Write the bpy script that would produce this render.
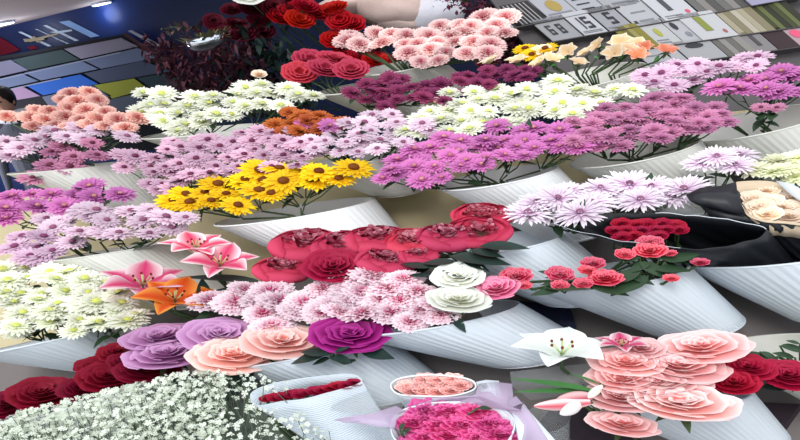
import bpy, bmesh, math, random
from mathutils import Vector, Matrix, noise
random.seed(7)
C = bpy.context.scene.collection
SC = bpy.context.scene
for o in list(bpy.data.objects): bpy.data.objects.remove(o)
R = math.radians
# ------------------------------------------------------------ camera
PITCH, ROLL, FPX = R(20), R(14), 600.0
CAM = Vector((0, 0, 1.75))
F = Vector((0, math.cos(PITCH), -math.sin(PITCH)))
R0 = Vector((1, 0, 0)); U0 = Vector((0, math.sin(PITCH), math.cos(PITCH)))
RT = R0*math.cos(ROLL) - U0*math.sin(ROLL)
UP = R0*math.sin(ROLL) + U0*math.cos(ROLL)
cd = bpy.data.cameras.new('camera'); cam = bpy.data.objects.new('camera', cd); C.objects.link(cam)
cd.sensor_width = 36; cd.lens = 36*FPX/800; cd.clip_start = .05
m3 = Matrix((RT, UP, -F)).transposed()
cam.matrix_world = Matrix.Translation(CAM) @ m3.to_4x4()
SC.camera = cam
SC.view_settings.view_transform = 'Standard'; SC.view_settings.look = 'None'
SC.view_settings.gamma = 1; SC.view_settings.use_curve_mapping = False
SC.view_settings.exposure = 0.08
# ------------------------------------------------------------ daylight and added fills
w = bpy.data.worlds.new('sky'); SC.world = w; w.use_nodes = True
bg = w.node_tree.nodes['Background']; bg.inputs[0].default_value = (.91, .955, 1, 1); bg.inputs[1].default_value = 1.3
def area(name, loc, target, size, power, col=(1, 1, 1)):
    l = bpy.data.lights.new(name, 'AREA'); l.energy = power; l.size = size; l.color = col
    o = bpy.data.objects.new(name, l); C.objects.link(o); o.location = loc
    o.rotation_euler = (Vector(target)-Vector(loc)).to_track_quat('-Z', 'Y').to_euler(); return o
sl = bpy.data.lights.new('daylight_sun', 'SUN'); sl.energy = 1.5; sl.angle = R(25); sl.color = (1, .98, .95)
so = bpy.data.objects.new('daylight_sun', sl); C.objects.link(so)
so.rotation_euler = Vector((.25, .75, -1.0)).to_track_quat('-Z', 'Y').to_euler()
area('shop_interior_fill', (.2, 3.2, 2.4), (.2, 3.2, 0), 1.0, 9, (.9, .95, 1))  # added area fill for the shop interior, no fixture belongs to it
pl_ = bpy.data.lights.new('shop_ceiling_fill', 'POINT'); pl_.energy = 95; pl_.shadow_soft_size = .25; pl_.color = (.9, .9, 1)  # added point fill lifting the ceiling and back wall, not a real lamp
po_ = bpy.data.objects.new('shop_ceiling_fill', pl_); C.objects.link(po_); po_.location = (-4.2, 4.9, 1.3)

# ------------------------------------------------------------ pixel / plane maths
def ray(px, py): return F + RT*((px-400)/FPX) + UP*((220-py)/FPX)
CAN_S = .38
def canopy_c():
    p = CAM + ray(400, 90)*1.6
    return p.z - CAN_S*p.y
CC = canopy_c()
def on_can(px, py, dz=0.0):
    """point of the raked flower canopy seen at px,py, the canopy lowered by -dz"""
    r = ray(px, py)
    t = (CC + dz - CAM.z + CAN_S*CAM.y)/(r.z - CAN_S*r.y)
    return CAM + r*t
RAMP = -.24
def on_plane(px, py, p0, n):
    r = ray(px, py); t = (p0-CAM).dot(n)/r.dot(n); return CAM + r*t
def depth(p): return (p-CAM).dot(F)
def px2m(px, p): return px*depth(p)/FPX

ORD = ['first', 'second', 'third', 'fourth', 'fifth', 'sixth', 'seventh', 'eighth', 'ninth', 'tenth', 'eleventh', 'twelfth']
def place_words(i, n):
    if n == 1: return ''
    if i == 0: return ', leftmost'
    if i == n-1: return ', rightmost'
    return ', %s from the left' % ORD[min(i, 11)]
# ------------------------------------------------------------ materials
def lin(c):
    f = lambda v: (v/255)/12.92 if v/255 <= .04045 else (((v/255)+.055)/1.055)**2.4
    return tuple(f(v) for v in c[:3])
MATS = {}
def mat(name, col, rough=.6, spec=.3, noise_amt=0, nscale=20, emit=None, metallic=0, transl=0, alpha=1, trans=0):
    if name in MATS: return MATS[name]
    m = bpy.data.materials.new(name); m.use_nodes = True; nt = m.node_tree; b = nt.nodes['Principled BSDF']
    c = lin(col) + (1,)
    b.inputs['Base Color'].default_value = c; b.inputs['Roughness'].default_value = rough
    b.inputs['Specular IOR Level'].default_value = spec; b.inputs['Metallic'].default_value = metallic
    b.inputs['Alpha'].default_value = alpha; b.inputs['Transmission Weight'].default_value = trans
    if noise_amt:
        n = nt.nodes.new('ShaderNodeTexNoise'); n.inputs['Scale'].default_value = nscale; n.inputs['Detail'].default_value = 6
        tc = nt.nodes.new('ShaderNodeTexCoord'); nt.links.new(tc.outputs['Object'], n.inputs['Vector'])
        rp = nt.nodes.new('ShaderNodeMapRange'); rp.inputs[3].default_value = 1-noise_amt; rp.inputs[4].default_value = 1+noise_amt
        nt.links.new(n.outputs[0], rp.inputs[0])
        hs = nt.nodes.new('ShaderNodeHueSaturation'); hs.inputs['Color'].default_value = c
        nt.links.new(rp.outputs[0], hs.inputs['Value']); nt.links.new(hs.outputs[0], b.inputs['Base Color'])
    if emit: b.inputs['Emission Color'].default_value = lin(emit[0])+(1,); b.inputs['Emission Strength'].default_value = emit[1]
    MATS[name] = m; return m
def petal_mat(name='petal', rough=.55, transl=.22, var=.17, hue=.007):
    if name in MATS: return MATS[name]
    m = bpy.data.materials.new(name); m.use_nodes = True; nt = m.node_tree; b = nt.nodes['Principled BSDF']
    a = nt.nodes.new('ShaderNodeVertexColor'); a.layer_name = 'Col'
    oi = nt.nodes.new('ShaderNodeObjectInfo')
    mr = nt.nodes.new('ShaderNodeMapRange'); mr.inputs[3].default_value = 1-var; mr.inputs[4].default_value = 1+var
    mh = nt.nodes.new('ShaderNodeMapRange'); mh.inputs[3].default_value = .5-hue; mh.inputs[4].default_value = .5+hue
    nt.links.new(oi.outputs['Random'], mr.inputs[0]); nt.links.new(oi.outputs['Random'], mh.inputs[0])
    hs = nt.nodes.new('ShaderNodeHueSaturation')
    nt.links.new(a.outputs[0], hs.inputs['Color']); nt.links.new(mr.outputs[0], hs.inputs['Value']); nt.links.new(mh.outputs[0], hs.inputs['Hue'])
    nt.links.new(hs.outputs[0], b.inputs['Base Color'])
    b.inputs['Roughness'].default_value = rough; b.inputs['Specular IOR Level'].default_value = .2
    t = nt.nodes.new('ShaderNodeBsdfTranslucent'); nt.links.new(hs.outputs[0], t.inputs[0])
    mx = nt.nodes.new('ShaderNodeMixShader'); mx.inputs[0].default_value = transl
    nt.links.new(b.outputs[0], mx.inputs[1]); nt.links.new(t.outputs[0], mx.inputs[2])
    nt.links.new(mx.outputs[0], nt.nodes['Material Output'].inputs[0])
    MATS[name] = m; return m
PM = petal_mat()
STEM = mat('stem_green', (62, 82, 50), .6, noise_amt=.2)
LEAF = mat('leaf_green', (44, 66, 44), .5, noise_amt=.35, nscale=30)
LEAFD = mat('leaf_dark_green', (28, 50, 44), .4, noise_amt=.3, nscale=30)
LEAFB = mat('leaf_bright_green', (70, 125, 65), .45, noise_amt=.25, nscale=30)

# ------------------------------------------------------------ mesh builder
class MB:
    def __init__(s): s.v = []; s.f = []; s.c = []; s.mi = []; s.cur = 0
    def add(s, v, col=(1, 1, 1)): s.v.append(Vector(v)); s.c.append(col); return len(s.v)-1
    def face(s, *i): s.f.append(i); s.mi.append(s.cur)
    def grid(s, pts, cols=None, wrap=False):
        n = len(pts); k = len(pts[0]); idx = []
        for i in range(n):
            idx.append([s.add(pts[i][j], cols[i][j] if cols else (1, 1, 1)) for j in range(k)])
        for i in range(n-1):
            for j in range(k if wrap else k-1):
                s.face(idx[i][j], idx[i][(j+1) % k], idx[i+1][(j+1) % k], idx[i+1][j])
        return idx
    def tube(s, pts, r0, r1=None, n=6, caps=True, col=(1, 1, 1)):
        r1 = r0 if r1 is None else r1; pts = [Vector(p) for p in pts]; rings = []
        for i, p in enumerate(pts):
            d = (pts[min(i+1, len(pts)-1)] - pts[max(i-1, 0)]).normalized()
            a = d.orthogonal().normalized()
            if i: 
                a = (pa - d*pa.dot(d)).normalized()
            pa = a; b = d.cross(a); r = r0+(r1-r0)*i/(len(pts)-1)
            rings.append([p+(a*math.cos(2*math.pi*j/n)+b*math.sin(2*math.pi*j/n))*r for j in range(n)])
        idx = s.grid(rings, [[col]*n for _ in rings], wrap=True)
        if caps: s.face(*reversed(idx[0])); s.face(*idx[-1])
    def box(s, c, size, rot=None, col=(1, 1, 1)):
        c = Vector(c); rot = rot or Matrix.Identity(3); q = []
        for x in (-.5, .5):
            for y in (-.5, .5):
                for z in (-.5, .5): q.append(s.add(c+rot@Vector((x*size[0], y*size[1], z*size[2])), col))
        for a in ((0, 1, 3, 2), (4, 6, 7, 5), (0, 4, 5, 1), (2, 3, 7, 6), (0, 2, 6, 4), (1, 5, 7, 3)): s.face(*[q[k] for k in a])
    def slab(s, quad, th):
        """polygon (3D points) given thickness th along -normal"""
        q = [Vector(p) for p in quad]; n = (q[1]-q[0]).cross(q[2]-q[0]).normalized()
        if n.dot(CAM-q[0]) < 0: n = -n
        a = [s.add(p) for p in q]; b = [s.add(p-n*th) for p in q]; k = len(q)
        s.face(*a); s.face(*reversed(b))
        for i in range(k): s.face(a[i], b[i], b[(i+1) % k], a[(i+1) % k])
        return n
    def sphere(s, c, r, nu=12, nv=8, col=(1, 1, 1), fn=None):
        c = Vector(c); r = Vector(r) if hasattr(r, '__len__') else Vector((r, r, r)); rings = []
        for i in range(nv+1):
            th = math.pi*i/nv; th = min(max(th, .02), math.pi-.02)
            rw = []
            for j in range(nu):
                ph = 2*math.pi*j/nu; d = Vector((math.sin(th)*math.cos(ph), math.sin(th)*math.sin(ph), math.cos(th)))
                k = fn(d) if fn else 1
                rw.append(c+Vector((d.x*r.x, d.y*r.y, d.z*r.z))*k)
            rings.append(rw)
        s.grid(rings, [[col]*nu for _ in rings], wrap=True)
    def mesh(s, name, m, smooth=True):
        me = bpy.data.meshes.new(name); me.from_pydata([tuple(v) for v in s.v], [], s.f)
        for x in (m if isinstance(m, (list, tuple)) else [m]): me.materials.append(x)
        if isinstance(m, (list, tuple)): me.polygons.foreach_set('material_index', s.mi)
        if smooth: me.polygons.foreach_set('use_smooth', [True]*len(me.polygons))
        ca = me.color_attributes.new('Col', 'FLOAT_COLOR', 'POINT')
        ca.data.foreach_set('color', [x for c in s.c for x in (c[0], c[1], c[2], 1)])
        me.update(); return me
    def build(s, name, m, parent=None, smooth=True, solid=0, world=True):
        o = bpy.data.objects.new(name, s.mesh(name, m, smooth)); C.objects.link(o)
        if parent is not None:
            o.parent = parent
            if world:
                o.matrix_parent_inverse = mwi(parent)
        if solid:
            md = o.modifiers.new('thickness', 'SOLIDIFY'); md.thickness = solid; md.offset = 0
        return o
def mwi(p):
    m = p.matrix_basis.copy()
    if p.parent: m = p.parent.matrix_basis @ m
    return m.inverted()
def tag(o, label=None, cat=None, group=None, kind=None):
    if label: o['label'] = label
    if cat: o['category'] = cat
    if group: o['group'] = group
    if kind: o['kind'] = kind
    return o
def empty(name, loc, label, cat, group=None):
    o = bpy.data.objects.new(name, None); C.objects.link(o); o.location = loc; o.empty_display_size = .02
    return tag(o, label, cat, group)
def mix(a, b, t): t = max(0, min(1, t)); return tuple(a[i]+(b[i]-a[i])*t for i in range(3))
def struct(o): o['kind'] = 'structure'; return o

# ============================================================ SETTING
def slabobj(name, pts, th, m, parent=None, smooth=False):
    b = MB(); b.slab(pts, th); return b.build(name, m, parent, smooth)
def bx(name, c, size, m, parent=None):
    b = MB(); b.box(c, size); return b.build(name, m, parent, False)
struct(bx('floor', (0, 2.5, -.05), (14, 11, .1), mat('floor_grey_tile', (92, 90, 90), .4, noise_amt=.2, nscale=3)))
WY = 6.5
NAVY = mat('navy_wall', (6, 32, 84), .35, noise_amt=.15, nscale=2)
struct(bx('wall_back', (0, WY+.05, 1.25), (14, .1, 2.5), NAVY))
CZ = on_plane(0, 28, Vector((0, WY, 0)), Vector((0, 1, 0))).z
struct(bx('ceiling', (0, 4.55, CZ+.05), (14, 4.1, .1), mat('ceiling_grey', (196, 180, 178), .8)))
struct(bx('wall_left', (-7.05, 4.5, 1.25), (.1, 4, 2.5), mat('wall_side', (40, 44, 60), .7)))
struct(bx('wall_right', (4.05, 4.5, 1.25), (.1, 4, 2.5), mat('wall_side', (40, 44, 60), .7)))
# recessed spots
for px, py in ((3, 22), (101, 2)):
    p = on_plane(px, py, Vector((0, 0, CZ)), Vector((0, 0, 1)))
    lab = 'round recessed ceiling spotlight at the photo\'s left edge' if px < 50 else 'round recessed ceiling spotlight right of the other, by the navy wall'
    e = empty('ceiling_spotlight', p, lab, 'light', 'recessed ceiling spotlights')
    b = MB(); b.tube([p+Vector((0, 0, .0)), p+Vector((0, 0, -.02))], .1, .095, 24); b.build('trim_ring', mat('spot_ring', (190, 195, 210), .4), e)
    b = MB(); b.tube([p+Vector((0, 0, -.02)), p+Vector((0, 0, -.024))], .085, .085, 24)
    b.build('lamp_lens', mat('spot_lens', (255, 255, 255), emit=((200, 220, 255), 5)), e)
    l = bpy.data.lights.new('spot_lamp', 'POINT'); l.energy = 3; l.shadow_soft_size = .1; l.color = (.8, .88, 1)
    lo = bpy.data.objects.new('spot_lamp', l); C.objects.link(lo); lo.location = p+Vector((0, 0, -.12)); lo.parent = e; lo.matrix_parent_inverse = mwi(e)

# raked display table: beige back part, grey front part
def ramp_quad(pxs, dz=RAMP): return [on_can(x, y, dz) for x, y in pxs]
def ramp_xy(x, y, dz=RAMP): return Vector((x, y, CC+dz+CAN_S*y))
BEIGE = mat('beige_cloth', (196, 184, 148), .8, noise_amt=.16, nscale=5)
GREY = mat('grey_board', (118, 112, 110), .7, noise_amt=.2, nscale=5)
ymid = on_can(420, 244, RAMP).y
dt = empty('display_table', (0, 1.0, 0), 'long raked display table under all the flower buckets', 'table')
slabobj('table_top', [ramp_xy(-3.2, ymid+.001), ramp_xy(1.7, ymid+.001), ramp_xy(1.7, 1.12), ramp_xy(.9, 1.36), ramp_xy(.2, 1.75), ramp_xy(-3.2, 2.4)], .03, BEIGE, dt)
slabobj('front_board', [ramp_xy(-3.2, .25), ramp_xy(1.7, .25), ramp_xy(1.7, ymid), ramp_xy(-3.2, ymid)], .03, GREY, dt)
for x in (-3.0, -1.0, 1.5):
    for y in (.35, 1.1):
        zt = ramp_xy(x, y).z-.031; b = MB(); b.box((x, y, zt/2), (.06, .06, zt)); b.build('leg', GREY, dt, False)

# ============================================================ BACKGROUND
# navy wall sign
Wp, Wn = Vector((0, WY-.02, 0)), Vector((0, 1, 0))
def wq(pts, off=0): return [on_plane(x, y, Vector((0, WY-.02-off, 0)), Wn) for x, y in pts]
sg = empty('wall_sign', on_plane(60, 34, Wp, Wn), 'white and gold slanted stroke sign on the navy back wall', 'sign')
WS = mat('sign_white', (190, 205, 225), .5); LB = mat('sign_light_blue', (130, 165, 215), .5); GD = mat('sign_gold', (165, 150, 120), .4)
slabobj('stroke', wq([(18, 32), (21, 31.5), (52, 46), (48, 46.5)]), .01, WS, sg)
slabobj('stroke', wq([(35, 29), (36, 28.8), (69, 43.5), (67, 43.8)]), .01, WS, sg)
slabobj('stroke', wq([(43, 25.5), (46.5, 25), (79, 40.5), (75, 41)]), .01, WS, sg)
slabobj('blue_stroke', wq([(59, 22), (69, 20.5), (99, 36), (91, 37.5)]), .01, LB, sg)
slabobj('stroke', wq([(50, 32), (71, 29.5), (72, 31), (58, 33.5)], .012), .01, WS, sg)
slabobj('gold_stroke', wq([(24, 40.5), (58, 33), (59, 34), (30, 42)], .012), .01, GD, sg)
slabobj('gold_stroke', wq([(31, 37), (34, 36), (41, 42), (37, 42.5)], .012), .01, GD, sg)
slabobj('gold_stroke', wq([(23, 39), (44, 38), (44, 40), (25, 42)], .024), .01, GD, sg)
tag(slabobj('red_banner', wq([(-5, 36), (3, 39), (20, 50), (8, 54), (-5, 56)]), .02, mat('dark_red_cloth', (120, 12, 40), .7)),
    'dark red banner on the navy wall at the left edge', 'banner')
tag(slabobj('red_tag', wq([(27, 47), (34, 45.5), (38, 48), (31, 50)]), .02, mat('dark_red_cloth', (120, 12, 40), .7)),
    'small dark red tag under the wall sign', 'tag')
# row of coloured panels on a dark rack in front of the wall
Pp = Vector((0, WY-.35, 0))
def pq(pts, off=0): return [on_plane(x, y, Pp-Vector((0, off, 0)), Wn) for x, y in pts]
rk = slabobj('panel_rack', pq([(-30, 62), (125, 34), (205, 85), (160, 150), (-30, 160)], -.02), .03, mat('rack_black', (10, 14, 26), .6))
tag(rk, 'black wall rack holding the coloured sample panels', 'rack')
def rowy(k, x):  # boundary lines between panel rows
    base = [64.5, 79.5, 92, 103, 116]; return base[k] - .235*x + (.0 if k else 0)
# row tops: derived from photo lines; each panel a slanted board
panels = [
 # row, x of top-left, x of top-right, colour, label
 ((-12, 64), (10, 60), (28, 70), (-12, 79), (120, 120, 145), 'greyish lilac panel at the left end of the top row'),
 ((12, 60), (62, 49.5), (79, 59.5), (29, 70), (52, 72, 74), 'dark green panel in the top row of the rack'),
 ((64, 49), (121, 38), (138, 46.5), (81, 59), (134, 130, 150), 'pinkish grey panel at the right of the top row'),
 ((-12, 81.5), (21, 73.5), (38, 81), (-12, 92), (108, 124, 158), 'blue grey panel at the left of the second row'),
 ((24, 72.5), (80, 60.5), (98, 69), (41, 80.5), (110, 126, 160), 'blue grey panel in the middle of the second row'),
 ((83, 60), (138, 48), (160, 57), (101, 68.8), (104, 118, 150), 'blue grey panel at the right of the second row'),
 ((-12, 93), (22, 86.5), (40, 96), (-12, 105), (172, 142, 178), 'pale pink panel at the left of the third row'),
 ((26, 85.5), (80, 74.5), (98, 84), (43, 95.3), (32, 104, 205), 'bright blue panel in the third row'),
 ((84, 73.5), (142, 61), (172, 71), (101, 83.3), (72, 82, 108), 'slate grey panel at the right of the third row'),
 ((42, 97), (92, 85.5), (112, 96), (50, 108), (105, 115, 140), 'grey panel left of the yellow green panel'),
 ((94, 85.3), (134, 78.5), (148, 89), (112, 98.5), (160, 168, 62), 'yellow green panel in the bottom row of the rack'),
 ((137, 78), (176, 72), (196, 84), (152, 89), (44, 66, 78), 'dark teal panel at the right of the bottom row'),
 ((104, 101), (149, 90.5), (168, 100), (120, 112), (92, 104, 120), 'grey panel below the yellow green panel'),
]
for a, b_, c_, d_, col, lab in panels:
    tag(slabobj('sample_panel', pq([a, b_, c_, d_], .01), .02, mat('panel_%d_%d_%d' % col, col, .55)), lab, 'panel', 'coloured sample panels on the rack')
for k, (a, b_) in enumerate((((-5, 80), (120, 52)), ((-5, 92), (60, 78)))):
    tag(slabobj('metal_strip', pq([a, (b_[0], b_[1]), (b_[0]+1, b_[1]+.9), (a[0], a[1]+.9)], .03), .006, mat('strip', (150, 160, 185), .3)),
        ('thin pale metal strip under the top row of panels', 'thin pale metal strip at the left under the second row of panels')[k], 'strip')
tag(slabobj('white_board', pq([(128, 31), (131, 30), (162, 46), (157, 47.5)], .035), .02, mat('offwhite_board', (165, 165, 185), .5)),
    'narrow pale board leaning above the burgundy twigs', 'board')
tag(slabobj('brown_board', pq([(122, 34), (126, 33), (178, 66), (172, 69)], .032), .015, mat('maroon_board', (60, 30, 45), .5)),
    'narrow dark maroon board leaning beside the pale board', 'board')

# calendar rack on the right
CRn = Vector((0.0, -math.sin(R(48)), math.cos(R(48)))); CRp = CAM + ray(690, 62)*1.85
def cq(pts, off=0): return [on_plane(x, y, CRp + CRn*off, CRn) for x, y in pts]
cr = empty('card_rack', cq([(690, 62)])[0], 'wide grey stepped rack of cards and calendars at upper right', 'rack')
CG = mat('rack_grey', (84, 80, 82), .7, noise_amt=.2, nscale=12)
slabobj('backboard', cq([(468, -30), (840, -60), (840, 110), (660, 130), (560, 90)], -.03), .01, CG, cr)
L = [lambda x: 24.6-.2*(x-530)-20.5, lambda x: 24.6-.2*(x-530), lambda x: 26.7-.18*(x-637), lambda x: 46-.143*(x-666), lambda x: 68-.14*(x-650), lambda x: 88-.14*(x-650)]
for k, (xa, xb) in enumerate(((480, 620), (530, 800), (600, 815), (640, 815))):
    l = L[k+1]
    slabobj('shelf_ledge', cq([(xa, l(xa)-.5), (xb, l(xb)-.5), (xb, l(xb)+.3), (xa, l(xa)+.3)], .008), .02, mat('ledge_dark', (70, 66, 68), .6), cr)
WHT = (196, 196, 204)
def card(row, x0, x1, col, lab, deco=None, off=.0, nm='calendar', frac=1.0):
    col = tuple(int(c*.78) for c in col)
    """card standing in a row: x0,x1 = bottom corners, top corners lean to the left"""
    lt, lb = L[row], L[row+1]
    h = (lb(x0)-lt(x0))*frac
    sh = 1.15*h*.95
    def P(u, v):  # u across 0..1, v up 0..1
        bxx = x0+(x1-x0)*u; by = lb(bxx)-.6
        return (bxx - sh*v, by - (h-1.0)*v)
    e = slabobj(nm, cq([P(0, 0), P(1, 0), P(1, 1), P(0, 1)], .004+off), .004, mat('card_%d_%d_%d' % col, col, .6))
    tag(e, lab, 'calendar' if nm == 'calendar' else 'card')
    for d in (deco or []):
        (u0, v0, u1, v1, dc) = d[:5]
        nmz = d[5] if len(d) > 5 else 'print'
        pts = [P(u0, v0), P(u1, v0), P(u1, v1), P(u0, v1)]
        if nmz == 'round_print':
            um, vm = (u0+u1)/2, (v0+v1)/2
            pts = [P(um+(u1-u0)/2*math.cos(t*math.pi/6), vm+(v1-v0)/2*math.sin(t*math.pi/6)) for t in range(12)]
        b = MB(); b.slab(cq(pts, .0055+off), .001)
        b.build(nmz, mat('ink_%d_%d_%d' % dc, dc, .7), e, False)
    return e, P
def glyph(e, P, ch, u, v, w_, h_, off=0, col=(60, 60, 66)):
    """seven-stroke numerals printed on the leaning card"""
    seg = {'1': 'bc', '5': 'afgcd', '6': 'afgedc', '8': 'abcdefg', '4': 'fgbc', '3': 'abgcd'}[ch]; t = .18
    S = {'a': (0, 1-t, 1, 1), 'g': (0, .5-t/2, 1, .5+t/2), 'd': (0, 0, 1, t), 'f': (0, .5, t*1.5, 1), 'b': (1-t*1.5, .5, 1, 1), 'e': (0, 0, t*1.5, .5), 'c': (1-t*1.5, 0, 1, .5)}
    b = MB()
    for k in seg:
        a0, b0, a1, b1 = S[k]
        b.slab(cq([P(u+w_*a0, v+h_*b0), P(u+w_*a1, v+h_*b0), P(u+w_*a1, v+h_*b1), P(u+w_*a0, v+h_*b1)], .006+off), .001)
    b.build('printed_number', mat('ink_%d_%d_%d' % col, col, .7), e, False)
DK = (50, 50, 56); GR = (120, 120, 128); GOLD = (150, 130, 70)
def lines(n, c=GR, u0=.1, u1=.9, v0=.15, v1=.85, t=.05):
    return [(u0, v0+(v1-v0)*i/max(1, n-1), u1, v0+(v1-v0)*i/max(1, n-1)+t, c) for i in range(n)]
def bars(n, c=GR, t=.04): return [(.06+.9*i/n, .04, .06+.9*i/n+t, .97, c) for i in range(n)]
card(0, 500, 514, WHT, 'pale card at the left end of the top row', lines(3))
card(0, 522, 549, (44, 42, 46), 'dark card with pale vertical stripes at the rack\'s left', bars(6, (150, 148, 150)), nm='striped_card')
card(0, 551, 580, WHT, 'pale calendar with a round gold emblem', [(.3, .3, .75, .85, GOLD, 'round_print')]+lines(2, GR, v0=.08, v1=.2))
card(0, 581, 606, WHT, 'pale calendar with dark script right of the gold emblem one', lines(4, DK, .2, .7))
card(0, 607, 640, (188, 188, 194), 'pale card right of the script calendar in the top row', lines(3, GR, .3, .8))
e, P = card(1, 553, 583, (176, 176, 182), 'grey calendar with numbers left of the 15 calendar', [(.05, .9, .95, .95, GR)]); glyph(e, P, '6', .22, .25, .17, .42); glyph(e, P, '8', .55, .25, .18, .42)
e, P = card(1, 585, 608, (214, 214, 220), 'white calendar showing a large number 15', lines(2, GR, v0=.08, v1=.14, t=.03), off=.004); glyph(e, P, '1', .2, .25, .2, .5, .004, DK); glyph(e, P, '5', .5, .25, .28, .5, .004, DK)
e, P = card(1, 610, 634, (178, 178, 184), 'grey calendar showing a number 5 right of the 15 one', lines(1, GR, v0=.1)); glyph(e, P, '5', .4, .25, .28, .5, 0, DK)
card(1, 636, 664, (205, 205, 210), 'white calendar with small print above the yellow cards', lines(3, GR, .3, .8)+[(.1, .1, .2, .2, DK)])
card(1, 666, 700, (224, 224, 230), 'white calendar with a grey block and a red round stamp', [(.35, .35, .5, .85, (70, 70, 76)), (.75, .15, .88, .3, (190, 80, 100), 'round_print')]+lines(2, GR, .1, .6, .06, .14, .03), off=.004)
for k in range(6):
    tag(card(1, 702+k*8, 711+k*8, [(120, 118, 116), (150, 146, 142), (96, 92, 90)][k % 3], 'thin grey card in the stack right of the red stamp'+place_words(k, 6), nm='card', off=.001*k)[0], group='grey cards stacked beside the stamp calendar')
card(1, 752, 815, (176, 172, 204), 'large lilac card with pink drawing at the top right', [(.15, .2, .45, .5, (190, 150, 180), 'round_print'), (.5, .45, .8, .85, (205, 160, 185), 'round_print'), (.6, .15, .9, .35, (150, 150, 195))], off=.012, nm='picture_card', frac=1.5)
for k in range(4):
    tag(card(2, 636+k*6, 643+k*6, [(150, 140, 60), (120, 112, 56), (170, 160, 90)][k % 3], 'thin mustard yellow card standing left of the flower print calendar'+place_words(k, 4), nm='card', off=.001*k)[0], group='mustard cards in the third row')
card(2, 661, 684, (212, 212, 214), 'white calendar with a small olive flower print', [(.35, .35, .6, .7, (150, 150, 70), 'round_print')]+lines(2, GR, .1, .6, .1, .2, .04))
card(2, 685, 704, (205, 205, 210), 'white calendar with small dark pot print', [(.2, .5, .5, .8, DK, 'round_print'), (.5, .2, .8, .4, GR, 'round_print')])
card(2, 703, 739, (218, 218, 222), 'white calendar with an olive block in its middle', [(.35, .3, .55, .85, (120, 125, 60)), (.75, .15, .85, .3, (150, 90, 90), 'round_print')], off=.004)
for k in range(5):
    tag(card(2, 740+k*7, 748+k*7, [(186, 176, 150), (150, 140, 112), (205, 196, 176)][k % 3], 'thin beige card in the stack right of the olive block calendar'+place_words(k, 5), nm='card', off=.001*k)[0], group='beige cards in the third row')
for k in range(6):
    tag(card(2, 775+k*6, 782+k*6, [(72, 78, 44), (110, 116, 70), (50, 52, 36)][k % 3], 'thin dark olive card at the right end of its row'+place_words(k, 6), nm='card', off=.001*k)[0], group='olive cards in the third row')
card(3, 652, 690, (196, 196, 200), 'pale calendar behind the lilac flowers, left in its row', lines(3, GR, .1, .5))
card(3, 692, 728, (186, 186, 190), 'pale calendar with dark ornament just above the lilac flowers', [(.25, .6, .75, .85, DK, 'round_print')])
for k in range(4):
    tag(card(3, 729+k*7, 737+k*7, [(120, 116, 112), (160, 156, 150)][k % 2], 'thin grey brown card low in the rack above the lilac flowers'+place_words(k, 4), nm='card', off=.001*k)[0], group='grey brown cards in the lower row')
card(3, 757, 778, (150, 146, 148), 'grey calendar with a dark block above the magenta flowers', [(.4, .3, .6, .9, (70, 66, 70))])
card(3, 779, 800, (62, 42, 46), 'dark brown card at the lower right of the rack', nm='card')
card(3, 801, 830, (200, 170, 180), 'pink patterned card at the right edge of the rack', [(.1, .4, .5, .8, (200, 80, 110), 'round_print')], nm='card')
card(4, 668, 700, (176, 176, 180), 'pale calendar in the lowest row behind the lilac flowers', lines(2))

# ============================================================ FLOWER PROTOTYPES
def strap(b, ang, r0, ln, wd, elev, curl, c0, c1, tip=.35, n=5, cup=.15, z0=0, notch=0):
    ca, sa = math.cos(ang), math.sin(ang); pts = []; cols = []
    r = r0; z = z0; e = elev
    for i in range(n+1):
        s = i/n
        wv = wd*(.45+.55*math.sin(min(1, s*1.5)*math.pi/2)) * (1 if s < 1-tip else math.sqrt(max(.02, 1-((s-(1-tip))/tip)**2)))
        row = []; cr_ = []
        for t in (-1, 0, 1):
            x = r; y = t*wv/2; zz = z + cup*wd*(t*t)*(1-s*.3)
            row.append(Vector((x*ca-y*sa, x*sa+y*ca, zz))); cr_.append(mix(c0, c1, s**.8))
        pts.append(row); cols.append(cr_)
        r += ln/n*math.cos(e); z += ln/n*math.sin(e); e += curl/n
    b.grid(pts, cols)
def mum(c0, c1, layers, seed, zs=.7):
    rnd = random.Random(seed); b = MB()
    for (n, ln, wd, el, cu, r0) in layers:
        off = rnd.random()*6
        for i in range(n):
            a = off+2*math.pi*i/n+rnd.uniform(-.08, .08)
            k = rnd.uniform(-.1, .1)
            strap(b, a, r0, ln*rnd.uniform(.86, 1.05), wd, R(el+rnd.uniform(-7, 7)), R(cu), mix(c0, c1, .1+k), mix(c0, c1, 1+k), z0=rnd.uniform(-.02, .03))
    for v in b.v: v.z *= zs
    return b.mesh('flower_head', PM)
def disc_mesh(c, r=.2, h=.1, z=.1):
    b = MB()
    def f(d): return 1+.12*noise.noise(d*7)
    b.sphere((0, 0, z), (r, r, h), 12, 6, c, f); return b.mesh('flower_centre', PM)
def lc(*a): return lin(a)
DAISY = [(22, .93, .22, 2, -12, .06), (19, .8, .21, 12, -8, .06), (15, .56, .2, 22, -8, .06)]
POM = [(21, .96, .21, 0, -14, .05), (19, .84, .21, 12, -10, .05), (16, .66, .2, 26, 0, .05), (13, .48, .2, 40, 14, .05), (9, .3, .17, 56, 30, .04)]
SPID = [(30, .95, .13, 4, -10, .08), (26, .8, .13, 16, -5, .08), (20, .6, .09, 30, 0, .08), (12, .38, .08, 50, 20, .05)]
def kind(c0, c1, layers, centre=None, n=5, zs=.62, cr=.2):
    return dict(heads=[mum(c0, c1, layers, s, zs) for s in range(n)], centre=disc_mesh(centre, cr, cr*.45, .1*zs+.04) if centre else None)
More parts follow.
